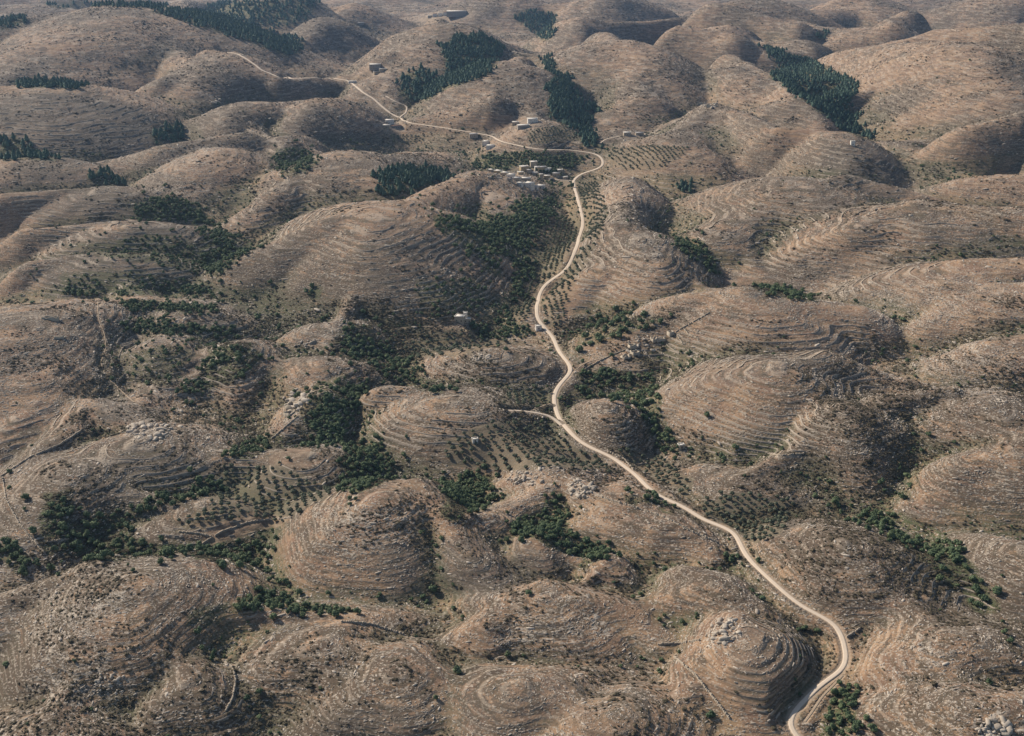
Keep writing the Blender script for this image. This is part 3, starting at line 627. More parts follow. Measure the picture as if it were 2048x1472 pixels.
    g = M.math('MULTIPLY', green, M.math('MAXIMUM', M.ramp(M.math('ADD', f1, M.math('MULTIPLY', s1, .4)), .48, .78), M.math('MULTIPLY', strip, .85)))
    c = M.mix(g, c, M.mix(p2, GRASS, c4(.10, .115, .05)))
    c = M.mix(M.math('MULTIPLY', orch, .5), c, c4(.165, .142, .09))
    wv = M.n('ShaderNodeTexWave', wave_type='BANDS', bands_direction='DIAGONAL'); M.l(P, wv.inputs['Vector']); wv.inputs['Scale'].default_value = .06; wv.inputs['Distortion'].default_value = 6
    c = M.mix(M.math('MULTIPLY', plough, .6), c, M.mix(wv.outputs['Fac'], c4(.22, .15, .10), c4(.34, .25, .17)))
    c = M.mix(M.math('MULTIPLY', dust, .65), c, DUSTC)
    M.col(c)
    h = M.math('ADD', M.math('MULTIPLY', s1, 1.4), M.math('ADD', M.math('MULTIPLY', s2, .8), M.math('MULTIPLY', rkm, .35)))
    h = M.math('ADD', h, M.math('MULTIPLY', f1, .35))
    h = M.math('MULTIPLY', h, M.math('SUBTRACT', 1.0, M.math('MULTIPLY', dust, .9)))
    b1 = M.bump(h, .85, .65)
    hs = M.bump(M.math('MULTIPLY', M.math('MULTIPLY', M.ramp(fr, .6, .95), tm), 1.0), 1.3, .8, b1)
    M.l(hs, M.b.inputs['Normal'])
    return M.m

idx = np.arange(NR * NC).reshape(NR, NC)
quads = np.stack([idx[:-1, :-1], idx[:-1, 1:], idx[1:, 1:], idx[1:, :-1]], -1).reshape(-1, 4)
land = mesh_np('hills', np.stack([GX, GY, GZ], -1).reshape(-1, 3), quads, True)
def put_attr(nm, g):
    a = land.attributes.new(nm, 'FLOAT', 'POINT'); a.data.foreach_set('value', np.ascontiguousarray(g, dtype=np.float32).ravel())
SCR = np.clip(.5 + .9 * fbm(GX / 130, GY / 130, 91, 3), 0, 1)
for nm, g in (('green', M_green), ('orch', M_orch), ('bare', M_bare), ('terr', M_terr), ('rocky', M_rock + np.clip(.5 * fbm(GX / 70, GY / 70, 95, 3), 0, .5)), ('plough', M_plough), ('grey', M_grey),
              ('dust', np.maximum(np.clip(1 - DUST / 1.8, 0, 1), M_yard)), ('scrub', SCR), ('tlev', zt / STEP)):
    put_attr(nm, g)
hills_o = tag(link('hills', land, land_material()), 'rolling dry limestone hills', None, None, 'structure')

# ------------------------------------------------------------------ the roads
def ribbon(name, P, width, mat, lift):
    n = len(P)
    T = np.gradient(P[:, :2], axis=0); T /= np.linalg.norm(T, axis=1)[:, None] + 1e-9
    N = np.stack([-T[:, 1], T[:, 0]], 1)
    offs = np.array([-.5, -.42, -.16, .16, .42, .5]) * width
    zo = np.array([-.25, .04, .0, .0, .04, -.25])
    wob = (1 + .10 * noise2(np.arange(n) / 6.0, np.zeros(n), 5)) * np.interp(P[:, 1], [560, 850, 1390, 2300], [.80, .95, 1.12, 1.25])
    V = np.zeros((n, 6, 3))
    for k in range(6):
        V[:, k, :2] = P[:, :2] + N * (offs[k] * wob)[:, None]
        V[:, k, 2] = P[:, 2] + zo[k] + lift + .0003 * np.clip(P[:, 1] - 500, 0, 4000)
    i = np.arange(n * 6).reshape(n, 6)
    q = np.stack([i[:-1, :-1], i[:-1, 1:], i[1:, 1:], i[1:, :-1]], -1).reshape(-1, 4)
    me = mesh_np(name, V.reshape(-1, 3), q, True)
    a = me.attributes.new('across', 'FLOAT', 'POINT'); a.data.foreach_set('value', np.tile(np.abs(offs) / width * 2, n).astype(np.float32))
    return link(name, me, mat)
def road_material():
    M = Mat('pale_road')
    P = M.n('ShaderNodeNewGeometry').outputs['Position']
    ac = M.attr('across')
    n1 = M.noise(P, .25, 4, .6); n2 = M.noise(P, 1.5, 3, .6)
    c = M.mix(n1, c4(.60, .48, .36), c4(.70, .59, .46))
    rut = M.math('MULTIPLY', M.ramp(ac, .25, .36), M.math('SUBTRACT', 1.0, M.ramp(ac, .5, .7)))
    c = M.mix(M.math('MULTIPLY', M.math('SUBTRACT', 1.0, rut), M.math('MULTIPLY', n2, .35)), c, c4(.45, .35, .25))
    c = M.mix(M.math('MULTIPLY', M.ramp(ac, .78, 1.0), .7), c, c4(.42, .32, .22))
    M.col(c)
    M.l(M.bump(n2, .1, .5), M.b.inputs['Normal'])
    return M.m
ROADM = road_material()
def track_material():
    M = Mat('worn_track'); P = M.n('ShaderNodeNewGeometry').outputs['Position']
    M.col(M.mix(M.noise(P, .35, 4, .65), c4(.30, .225, .15), c4(.46, .365, .265)))
    return M.m
TRACKM = track_material()
tag(ribbon('road', road_path, 3.7, ROADM, .12), 'pale unpaved road winding through the valley', None, None, 'structure')
for nm, P, wd, lab in track_paths:
    tag(ribbon('track', P, wd, ROADM if wd > 2 else TRACKM, .10), 'narrow pale dirt track', None, None, 'structure')

# ------------------------------------------------------------------ plants: prototypes
rng = np.random.default_rng(7)
def ico(sub=1):
    import bmesh
    b = bmesh.new(); bmesh.ops.create_icosphere(b, subdivisions=sub, radius=1.0)
    co = np.array([v.co[:] for v in b.verts]); b.verts.index_update()
    f = np.array([[v.index for v in x.verts] for x in b.faces]); b.free()
    return co, f
ICO1, ICO2 = ico(1), ico(2)
class Tri:
    def __init__(self): self.v = []; self.f = []; self.n = 0
    def add(self, co, f): self.v.append(co); self.f.append(np.asarray(f) + self.n); self.n += len(co)
    def mesh(self, name, smooth=False): return mesh_np(name, np.concatenate(self.v), np.concatenate(self.f), smooth)
def blob(T, c, r, sq=(1, 1, 1), sub=ICO1, jit=.18):
    co, f = sub
    k = 1 + rng.normal(0, jit, len(co))
    T.add(co * k[:, None] * np.array(sq) * r + np.array(c), f)
def cards(T, c, r, n, size, sq=(1, 1, 1)):
    d = rng.normal(size=(n, 3)); d /= np.linalg.norm(d, axis=1)[:, None]; d[:, 2] = np.where(d[:, 2] < -.5, -d[:, 2], d[:, 2])
    p = np.array(c) + d * np.array(sq) * r * rng.uniform(.8, 1.18, n)[:, None]
    a = rng.normal(size=(n, 3)); a /= np.linalg.norm(a, axis=1)[:, None]
    b = np.cross(a, d); b /= np.linalg.norm(b, axis=1)[:, None] + 1e-6
    s = size * rng.uniform(.6, 1.4, n)[:, None]
    V = np.stack([p - a * s, p + a * s, p + b * s * 1.3], 1).reshape(-1, 3)
    T.add(V, np.arange(n * 3).reshape(-1, 3))
def trunk_mesh(h, r, limbs=2):
    T = Tri(); m = 6
    def cone(p0, p1, r0, r1):
        p0 = np.array(p0, float); p1 = np.array(p1, float); ax = p1 - p0; ax /= np.linalg.norm(ax)
        s = np.cross(ax, (0.3, 1, .1)); s /= np.linalg.norm(s); t = np.cross(ax, s)
        an = np.arange(m) / m * 2 * np.pi
        ring = np.cos(an)[:, None] * s + np.sin(an)[:, None] * t
        V = np.concatenate([p0 + ring * r0, p1 + ring * r1]); i = np.arange(m); j = (i + 1) % m
        T.add(V, np.concatenate([np.stack([i, j, j + m], 1), np.stack([i, j + m, i + m], 1)]))
    cone((0, 0, -.8), (0, 0, h * .6), r, r * .65)
    for k in range(limbs):
        a = k * 2.4 + .5
        cone((0, 0, h * .5), (math.cos(a) * h * .35, math.sin(a) * h * .35, h), r * .55, r * .25)
    return T.mesh('trunk')
def pine_crown():
    T = Tri(); H = 8.5
    for k in range(6):
        t = k / 5.0
        r = 2.6 * (1 - t) ** .8 + .55
        a = rng.uniform(0, 6.3); o = .5 * (1 - t)
        blob(T, (math.cos(a) * o, math.sin(a) * o, 2.0 + t * (H - 2.4)), r, (1, 1, .62), ICO1, .22)
        cards(T, (math.cos(a) * o, math.sin(a) * o, 2.0 + t * (H - 2.4)), r, 26, .55, (1, 1, .62))
    return T.mesh('crown')
def olive_crown():
    T = Tri()
    for k in range(5):
        a = k * 1.3 + rng.uniform(0, .8); o = rng.uniform(.5, 1.1)
        c = (math.cos(a) * o, math.sin(a) * o, 2.1 + rng.uniform(-.3, .7))
        r = rng.uniform(1.0, 1.45)
        blob(T, c, r, (1, 1, .85), ICO1, .2); cards(T, c, r, 22, .42)
    return T.mesh('crown')
def oak_crown():
    T = Tri()
    for k in range(6):
        a = k * 1.1 + rng.uniform(0, .8); o = rng.uniform(.6, 1.6)
        c = (math.cos(a) * o, math.sin(a) * o, 1.9 + rng.uniform(-.5, 1.2))
        r = rng.uniform(1.2, 1.9)
        blob(T, c, r, (1, 1, .8), ICO1, .22); cards(T, c, r, 24, .5)
    return T.mesh('crown')
def leaf_mat(name, a, b):
    M = Mat(name, .8)
    r = M.n('ShaderNodeObjectInfo').outputs['Random']
    g = M.n('ShaderNodeNewGeometry')
    n = M.noise(g.outputs['Position'], .9, 3, .7)
    M.col(M.mix(M.math('ADD', M.math('MULTIPLY', r, .6), M.math('MULTIPLY', n, .5)), a, b))
    return M.m
M_pine = leaf_mat('pine_needles', c4(.055, .105, .082), c4(.11, .165, .115))
M_olive = leaf_mat('olive_leaves', c4(.075, .092, .058), c4(.15, .16, .105))
M_oak = leaf_mat('oak_leaves', c4(.055, .092, .050), c4(.135, .168, .080))
M_scrub = leaf_mat('dry_scrub', c4(.060, .056, .034), c4(.145, .115, .072))
def bark():
    M = Mat('bark'); P = M.n('ShaderNodeTexCoord').outputs['Object']
    M.col(M.mix(M.noise(M.scaled(P, 6, 6, 1.2), 1, 3), c4(.07, .05, .035), c4(.16, .12, .09))); return M.m
M_bark = bark()
NV = 5
CROWN = {'pine': [pine_crown() for _ in range(NV)], 'olive': [olive_crown() for _ in range(NV)], 'oak': [oak_crown() for _ in range(NV)]}
TRUNK = {'pine': trunk_mesh(4.5, .22, 1), 'olive': trunk_mesh(1.8, .26, 2), 'oak': trunk_mesh(1.9, .24, 2)}
LEAF = {'pine': M_pine, 'olive': M_olive, 'oak': M_oak}
for k in CROWN:
    for m in CROWN[k]: m.materials.append(LEAF[k])
    TRUNK[k].materials.append(M_bark)

# geometry-node scatter for what nobody could count
def scatter(name, protos, pts, rot, scl, label):
    """protos: meshes; pts (n,3); rot (n,3) euler; scl (n,3)"""
    lib = bpy.data.collections.new(name + '_kinds')
    for i, me in enumerate(protos):
        lib.objects.link(bpy.data.objects.new('%s_kind_%02d' % (name, i), me))
    n = len(pts)
    me = bpy.data.meshes.new(name)
    me.vertices.add(n); me.vertices.foreach_set('co', np.asarray(pts, np.float32).ravel())
    for nm, typ, val, key in (('rot', 'FLOAT_VECTOR', rot, 'vector'), ('scl', 'FLOAT_VECTOR', scl, 'vector')):
        a = me.attributes.new(nm, typ, 'POINT'); a.data.foreach_set(key, np.asarray(val, np.float32).ravel())
    a = me.attributes.new('pick', 'INT', 'POINT'); a.data.foreach_set('value', rng.integers(0, len(protos), n).astype(np.int32))
    o = bpy.data.objects.new(name, me); COL.objects.link(o)
    g = bpy.data.node_groups.new(name, 'GeometryNodeTree')
    g.interface.new_socket('Geometry', in_out='INPUT', socket_type='NodeSocketGeometry')
    g.interface.new_socket('Geometry', in_out='OUTPUT', socket_type='NodeSocketGeometry')
    N = g.nodes
    gi = N.new('NodeGroupInput'); go = N.new('NodeGroupOutput')
    m2p = N.new('GeometryNodeMeshToPoints')
    iop = N.new('GeometryNodeInstanceOnPoints')
    ci = N.new('GeometryNodeCollectionInfo'); ci.inputs['Collection'].default_value = lib; ci.inputs['Separate Children'].default_value = True; ci.inputs['Reset Children'].default_value = True
    iop.inputs['Pick Instance'].default_value = True
    def na(nm, typ):
        x = N.new('GeometryNodeInputNamedAttribute'); x.data_type = typ; x.inputs['Name'].default_value = nm
        return x.outputs[0]
    e2r = N.new('FunctionNodeEulerToRotation')
    g.links.new(na('rot', 'FLOAT_VECTOR'), e2r.inputs[0])
    g.links.new(gi.outputs[0], m2p.inputs[0]); g.links.new(m2p.outputs[0], iop.inputs['Points'])
    g.links.new(ci.outputs[0], iop.inputs['Instance']); g.links.new(na('pick', 'INT'), iop.inputs['Instance Index'])
    g.links.new(e2r.outputs[0], iop.inputs['Rotation']); g.links.new(na('scl', 'FLOAT_VECTOR'), iop.inputs['Scale'])
    g.links.new(iop.outputs[0], go.inputs[0])
    md = o.modifiers.new('scatter', 'NODES'); md.node_group = g
    return tag(o, label, None, None, 'stuff')

def visible(x, y, z, tol=.012):
    u, v, d = project(x, y, z)
    hx, hy, hz = hit(u, v)
    hd = np.hypot(hx, hy); td = np.hypot(x, y)
    return hd > td * (1 - tol) - 4
def plan_points(poly, spacing, ang=0.0, jit=.35, keep=1.0, rag=1.0):
    P = np.array(poly, float)
    pu = np.concatenate([P, (P + np.roll(P, -1, 0)) / 2, P.mean(0)[None]])
    x, y, z = hit(pu[:, 0], pu[:, 1])
    cx, cy = x.mean(), y.mean()
    Rm = max(np.ptp(x), np.ptp(y)) * .75 + 20
    g = np.arange(-Rm, Rm, spacing)
    a, b = np.meshgrid(g, g); a = a.ravel(); b = b.ravel()
    a = a + rng.uniform(-jit, jit, len(a)) * spacing; b = b + rng.uniform(-jit, jit, len(b)) * spacing
    c, s = math.cos(R(ang)), math.sin(R(ang))
    X = cx + a * c - b * s; Y = cy + a * s + b * c
    m = (Y > 440) & (np.abs(X / np.maximum(Y, 1)) < .54) & (rng.uniform(size=len(X)) < keep)
    X, Y = X[m], Y[m]
    if not len(X): return np.zeros((0, 3))
    Z = sample(X, Y)
    u, v, d = project(X, Y, Z)
    k = FPX / d * rag
    ra = 9 + 12 * np.clip((Y - 1500) / 1500, 0, 1)
    ex = ra * fbm(X / 28, Y / 28, 201, 2) + rng.normal(0, 2.5, len(u)); ey = ra * fbm(X / 28, Y / 28, 207, 2) + rng.normal(0, 2.5, len(u))
    gap = noise2(X / 17, Y / 17, 211) + .5 * noise2(X / 45, Y / 45, 213) > -.5 if rag > .5 else np.ones(len(u), bool)
    m = gap & inpoly(u + ex * k, v + ey * k * np.clip(CAM_H / d + .15, 0, 1), poly) & (sample(X, Y, DUST) > 2.5)
    X, Y, Z = X[m], Y[m], Z[m]
    if not len(X): return np.zeros((0, 3))
    m = visible(X, Y, Z)
    return np.stack([X, Y, Z], 1)[m]
ADJ = {'pine': ['dark green pine'], 'olive': ['grey green olive tree'], 'oak': ['dark bushy evergreen oak']}
TREES = {'pine': [], 'olive': [], 'oak': []}
for poly, st, kind, sp, words in GREEN:
    P = plan_points(poly, sp * (.82 if kind == 'pine' else .7), rng.uniform(0, 90), .42, min(1, st))
    if kind == 'oak':
        pa = np.array(poly, float); pc = pa.mean(0)
        P2 = plan_points((pa - pc) * np.array([1.45, 1.7]) + pc, sp * 1.25, rng.uniform(0, 90), .5, .16)
        P = np.concatenate([P, P2])
    for p in P: TREES[kind].append((p, words, (1.0 if kind == 'pine' else .58 if st < .5 else .8) * rng.uniform(.6, 1.2) * (sp / (7.8 if kind == 'pine' else 6.6)) ** .6))
for poly, ang, sp, words in ORCHARD:
    P = plan_points(poly, sp * .8, ang, .17, .84, .3)
    for p in P: TREES['olive'].append((p, words, rng.uniform(.5, .95) * (sp / 7.5) ** .3))
NAME = {'pine': 'pine_tree', 'olive': 'olive_tree', 'oak': 'oak_tree'}
CAT = {'pine': 'pine tree', 'olive': 'olive tree', 'oak': 'oak tree'}
for kind, L in TREES.items():
    L.sort(key=lambda t: t[0][1] / t[2])
    for p, words, s in L[:300]:
        e = empty(NAME[kind], tuple(p), rng.uniform(0, 6.28))
        e.scale = (s * rng.uniform(.9, 1.1), s * rng.uniform(.9, 1.1), s)
        tag(e, ('small ' if s < .78 else 'large ' if s > 1.08 else '') + ADJ[kind][0] + ' ' + words, CAT[kind], {'pine': 'pines ', 'olive': 'olive trees ', 'oak': 'oaks '}[kind] + words)
        link('trunk', TRUNK[kind], None, e)
        link('crown', CROWN[kind][rng.integers(NV)], None, e)
    rest = L[300:]
    print(kind, len(L))
    if rest:
        n = len(rest)
        s = np.array([t[2] for t in rest])
        scatter('distant_' + kind + '_wood', CROWN[kind], np.array([t[0] for t in rest]), np.stack([np.zeros(n), np.zeros(n), rng.uniform(0, 6.28, n)], 1),
                np.stack([s * rng.uniform(.85, 1.15, n), s * rng.uniform(.85, 1.15, n), s], 1), 'more distant ' + CAT[kind] + 's of the woods and groves')

# scrub and loose rock over the open slopes
def bush_mesh(flat=.7):
    T = Tri()
    for k in range(3):
        a = rng.uniform(0, 6.3); o = rng.uniform(0, .5)
        blob(T, (math.cos(a) * o, math.sin(a) * o, .25 + rng.uniform(0, .15)), rng.uniform(.5, .8), (1, 1, flat), ICO1, .25)
    cards(T, (0, 0, .3), .95, 24, .28, (1, 1, .7))
    return T.mesh('bush')
def rock_mesh():
    co, f = ICO1
    k = 1 + rng.normal(0, .2, len(co))
    V = co * k[:, None]
    V = np.sign(V) * np.abs(V) ** .75
    return mesh_np('rock', V * np.array([1.0, .62, .5]), f)
def rock_mat():
    M = Mat('limestone'); g = M.n('ShaderNodeNewGeometry')
    r = M.n('ShaderNodeObjectInfo').outputs['Random']
    n = M.noise(g.outputs['Position'], 1.3, 4, .65)
    M.col(M.mix(M.math('ADD', M.math('MULTIPLY', r, .55), M.math('MULTIPLY', n, .45)), c4(.27, .225, .175), c4(.58, .51, .42)))
    M.l(M.bump(n, .25, .7), M.b.inputs['Normal'])
    return M.m
M_rockm = rock_mat()
BUSH = [bush_mesh() for _ in range(4)]
ROCK = [rock_mesh() for _ in range(5)]
for m in BUSH: m.materials.append(M_scrub)
for m in ROCK: m.materials.append(M_rockm)
GRX = np.gradient(GZ, axis=1) / (np.gradient(GX, axis=1))
def slope_dir(x, y, e=3.0):
    gx = (sample(x + e, y, ZB) - sample(x - e, y, ZB)) / (2 * e)
    gy_ = (sample(x, y + e, ZB) - sample(x, y - e, ZB)) / (2 * e)
    return gx, gy_
ZB = blur(GZ.astype(np.float64), 6)
M_rk = M_rock + np.clip(.5 * fbm(GX / 70, GY / 70, 95, 3), 0, .5)
def candidates(n, y0, y1, power=0.0):
    """points spread over the land in view, denser near the camera when power > 0"""
    t = rng.uniform(size=n)
    k = 2.0 - power
    Y = (y0 ** k + t * (y1 ** k - y0 ** k)) ** (1 / k)
    X = Y * rng.uniform(-1, 1, n) * (.44 + .09 * np.clip((900 - Y) / 400, 0, 1))
    return X, Y, sample(X, Y)
def facing(x, y, z):
    gx, gy_ = slope_dir(x, y)
    return gx, gy_, (x * gx + y * gy_ - (z - CAM_H)) > 0          # faces the lens' side of the hill
def spread(n, y0, y1, power, dens, size, squash):
    X, Y, Z = candidates(n, y0, y1, power)
    gx, gy_, ok = facing(X, Y, Z)
    d = dens(X, Y, Z, gx, gy_)
    m = ok & (rng.uniform(size=n) < d) & (sample(X, Y, DUST) > 1.2) & (sample(X, Y, M_plough) < .3)
    X, Y, Z, gx, gy_ = X[m], Y[m], Z[m], gx[m], gy_[m]
    n = len(X)
    az = np.arctan2(gx, -gy_) + rng.normal(0, .35, n)                  # long axis along the contour
    s = size(X, Y, n)
    return np.stack([X, Y, Z], 1), np.stack([rng.normal(0, .12, n), rng.normal(0, .12, n), az], 1), s[:, None] * np.stack([rng.uniform(.8, 2.0, n), rng.uniform(.7, 1.2, n), rng.uniform(.6, 1.1, n) * squash], 1)
def ledge(X, Y, Z): return noise3(X / 18, Y / 18, Z / 1.3, 101) + .6 * noise3(X / 60, Y / 60, Z / 5, 103)
def d_rock(X, Y, Z, gx, gy_):
    return np.clip(.30 - .1 * np.clip((900 - Y) / 300, 0, 1) + .6 * sample(X, Y, M_rk) + .6 * ledge(X, Y, Z) - .5 * sample(X, Y, M_bare) - .4 * sample(X, Y, M_orch), 0, 1)
def d_bush(X, Y, Z, gx, gy_):
    return np.clip(-.2 + .22 * np.clip((Y - 1300) / 900, 0, 1) + .35 * sample(X, Y, SCR) + .8 * sample(X, Y, M_green) - .4 * ledge(X, Y, Z) + .5 * noise2(X / 45, Y / 45, 107) - .5 * sample(X, Y, M_bare) - .3 * sample(X, Y, M_orch) + .5 * np.clip(gx * -1.0, -.3, .5), 0, 1)
a = spread(300000, 470, 1150, .3, d_rock, lambda X, Y, n: np.exp(rng.normal(-1.02, .45, n)) * (.75 + Y / 2200), .9)
b = spread(360000, 1150, 5600, 1.1, d_rock, lambda X, Y, n: np.exp(rng.normal(-.45, .4, n)) * (.8 + Y / 3600), .8)
P, Q, S_ = [np.concatenate(t) for t in zip(a, b)]
scatter('limestone_rubble', ROCK, P, Q, S_, 'pale limestone rocks strewn along the slopes')
print('rocks', len(P))
a = spread(260000, 470, 1150, .3, d_bush, lambda X, Y, n: np.exp(rng.normal(-.7, .42, n)) * (.75 + Y / 2500), .9)
b = spread(420000, 1150, 5600, 1.0, d_bush, lambda X, Y, n: np.exp(rng.normal(-.25, .38, n)) * (.9 + Y / 9000), .9)
P, Q, S_ = [np.concatenate(t) for t in zip(a, b)]
scatter('dwarf_scrub', BUSH, P, Q, S_, 'low dark scrub dotted over the slopes')
a = spread(60000, 470, 2600, .5, lambda X, Y, Z, gx, gy_: np.clip(.38 * sample(X, Y, VALE) ** 2 + .2 * sample(X, Y, M_green) + .004 - .3 * sample(X, Y, M_orch), 0, 1), lambda X, Y, n: np.exp(rng.normal(-.85, .35, n)), 1.0)
scatter('scattered_shrubs', CROWN['oak'], a[0], a[1] * np.array([0, 0, 1.0]), np.stack([a[2][:, 1], a[2][:, 1], a[2][:, 2]], 1), 'round dark shrubs dotted along the valley floors')
print('shrubs', len(a[0]))
print('bushes', len(P), round(time.time() - T0, 1))

# ------------------------------------------------------------------ buildings
def stone_mat(name, a, b, sc=1.2):
    M = Mat(name, .9); P = M.n('ShaderNodeTexCoord').outputs['Object']
    br = M.n('ShaderNodeTexBrick'); M.l(P, br.inputs['Vector']); br.inputs['Scale'].default_value = sc
    n = M.noise(P, .8, 4, .65)
    M.col(M.mix(n, a, b)); M.l(M.bump(M.noise(P, 4, 3, .6), .06, .6), M.b.inputs['Normal'])
    return M.m
WALLS = {'stone': stone_mat('limestone_wall', c4(.36, .30, .22), c4(.52, .45, .35)), 'white': stone_mat('whitewashed_wall', c4(.62, .58, .52), c4(.80, .77, .71)), 'ochre': stone_mat('ochre_wall', c4(.42, .32, .19), c4(.55, .44, .28)),
         'grey': stone_mat('grey_wall', c4(.25, .23, .21), c4(.38, .35, .31))}
ROOFS = {'pale': stone_mat('pale_roof', c4(.58, .53, .46), c4(.74, .70, .63)), 'grey': stone_mat('grey_roof', c4(.30, .29, .28), c4(.46, .44, .42)), 'rust': stone_mat('rust_roof', c4(.30, .16, .11), c4(.40, .24, .17)), 'dark': stone_mat('dark_roof', c4(.10, .10, .11), c4(.17, .17, .18))}
def plain(name, c, r=.6):
    M = Mat(name, r); M.col(c); return M.m
M_frame, M_door = plain('window_frame', c4(.45, .42, .38)), plain('painted_door', c4(.13, .10, .08))
gl = Mat('window_glass', .12); gl.col(c4(.02, .025, .03)); M_glass = gl.m
def box(T4, x0, x1, y0, y1, z0, z1):
    v = [(x, y, z) for z in (z0, z1) for y in (y0, y1) for x in (x0, x1)]
    T4.add(np.array(v, float), [(0, 2, 3, 1), (4, 5, 7, 6), (0, 1, 5, 4), (2, 6, 7, 3), (0, 4, 6, 2), (1, 3, 7, 5)])
def wall_face(T, w, z0, z1, holes, place):
    """one wall with real openings; place maps (along, depth, z) to the house; holes (x0,x1,za,zb)"""
    xs = sorted({-w / 2, w / 2, *[h[0] for h in holes], *[h[1] for h in holes]}); zs = sorted({z0, z1, *[h[2] for h in holes], *[h[3] for h in holes]})
    for a, b in zip(xs, xs[1:]):
        for c, d in zip(zs, zs[1:]):
            if any(h[0] <= a and b <= h[1] and h[2] <= c and d <= h[3] for h in holes): continue
            T.add(np.array([place(a, 0, c), place(b, 0, c), place(b, 0, d), place(a, 0, d)]), [(0, 1, 2, 3)])
    for a, b, c, d in holes:
        for p, q in (((a, c), (b, c)), ((b, c), (b, d)), ((b, d), (a, d)), ((a, d), (a, c))):
            T.add(np.array([place(p[0], 0, p[1]), place(q[0], 0, q[1]), place(q[0], .25, q[1]), place(p[0], .25, p[1])]), [(0, 1, 2, 3)])
def house(u, v, w, d, h, rz, wall, roof, label, group=None, name='house', parapet=.45, dome=False, cat='house'):
    x, y, z = [float(t[0]) for t in hit(u, v)]
    w, d, h = w * 1.2, d * 1.2, h * 1.15
    e = empty(name, (x, y, float(sample(x, y))), R(rz))
    tag(e, label, cat, group)
    T = Tri()
    faces = [(w, lambda a, t, zz: (a, -d / 2 + t, zz)), (d, lambda a, t, zz: (w / 2 - t, a, zz)), (w, lambda a, t, zz: (-a, d / 2 - t, zz)), (d, lambda a, t, zz: (-w / 2 + t, -a, zz))]
    for k, (L, pl) in enumerate(faces):
        n = max(1, int(L / 3.2)); holes = []
        for i in range(n):
            cx = -L / 2 + L * (i + .5) / n
            if k == 0 and i == n // 2: holes.append((cx - .55, cx + .55, .05, 2.15))
            else:
                for st in range(max(1, int(h / 3.0))): holes.append((cx - .5, cx + .5, .95 + 3 * st, 2.15 + 3 * st))
        wall_face(T, L, -2.5, h, holes, pl)
        for a, b, c, dd in holes:
            isdoor = c < .1 and k == 0
            P4 = np.array([pl(a, .2, c), pl(b, .2, c), pl(b, .2, dd), pl(a, .2, dd)])
            if isdoor: link('door', mesh_np('door', P4, [(0, 1, 2, 3)]), M_door, e)
            else:
                F = Tri(); m = .09
                for q in ((a, a + m, c, dd), (b - m, b, c, dd), (a + m, b - m, c, c + m), (a + m, b - m, dd - m, dd)):
                    F.add(np.array([pl(q[0], .14, q[2]), pl(q[1], .14, q[2]), pl(q[1], .14, q[3]), pl(q[0], .14, q[3])]), [(0, 1, 2, 3)])
                wn = link('window', F.mesh('window'), M_frame, e)
                link('pane', mesh_np('pane', P4, [(0, 1, 2, 3)]), M_glass, wn)
    link('wall', T.mesh('wall'), WALLS[wall], e)
    T = Tri(); o = .18
    box(T, -w / 2 - o, w / 2 + o, -d / 2 - o, d / 2 + o, h, h + .22)
    if parapet:
        zt_ = h + .22
        box(T, -w / 2 - o, w / 2 + o, -d / 2 - o, -d / 2 + o, zt_, zt_ + parapet); box(T, -w / 2 - o, w / 2 + o, d / 2 - o, d / 2 + o, zt_, zt_ + parapet)
        box(T, -w / 2 - o, -w / 2 + o, -d / 2 + o, d / 2 - o, zt_, zt_ + parapet); box(T, w / 2 - o, w / 2 + o, -d / 2 + o, d / 2 - o, zt_, zt_ + parapet)
    if dome:
        n = 10; an = np.arange(n) / n * 2 * np.pi; rings = [(min(w, d) * .42 * math.cos(t), h + .2 + min(w, d) * .3 * math.sin(t)) for t in (0, .4, .8, 1.2, 1.5)]
        V = np.concatenate([np.stack([np.cos(an) * r, np.sin(an) * r, np.full(n, zz)], 1) for r, zz in rings]); i = np.arange(n); j = (i + 1) % n
        T.add(V, np.concatenate([np.stack([i + k * n, j + k * n, j + (k + 1) * n, i + (k + 1) * n], 1) for k in range(len(rings) - 1)]))
    link('roof', T.mesh('roof'), ROOFS[roof], e)
    return e
def ruin(u, v, w, d, h, rz, label, group=None, wall='stone'):
    """roofless walls with a broken top"""
    x, y, z = [float(t[0]) for t in hit(u, v)]
    e = empty('ruined_house', (x, y, float(sample(x, y))), R(rz)); tag(e, label, 'ruin', group)
    t = .6
    for (ax, ay), (bx, by) in (((-w / 2, -d / 2), (w / 2, -d / 2)), ((w / 2, -d / 2 + t), (w / 2, d / 2 - t)), ((w / 2, d / 2), (-w / 2, d / 2)), ((-w / 2, d / 2 - t), (-w / 2, -d / 2 + t))):
        T = Tri(); L = math.hypot(bx - ax, by - ay); n = max(4, int(L / .9)); nx, ny = -(by - ay) / L * t, (bx - ax) / L * t
        hh = np.clip(h * (.75 + .5 * noise2(np.arange(n + 1) / 2.2, np.full(n + 1, u * .37), int(v))), .5, h)
        pts = []
        for i in range(n + 1):
            px, py = ax + (bx - ax) * i / n, ay + (by - ay) * i / n
            pts += [(px, py, -2), (px + nx, py + ny, -2), (px, py, hh[i]), (px + nx, py + ny, hh[i])]
        f = []
        for i in range(n):
            a = i * 4; b = a + 4
            f += [(a, b, b + 2, a + 2), (a + 1, a + 3, b + 3, b + 1), (a + 2, b + 2, b + 3, a + 3)]
        f += [(0, 2, 3, 1), (n * 4, n * 4 + 1, n * 4 + 3, n * 4 + 2)]
        T.add(np.array(pts), f)
        link('wall', T.mesh('wall'), WALLS[wall], e)
    return e
VILL = 'houses of the stone village'
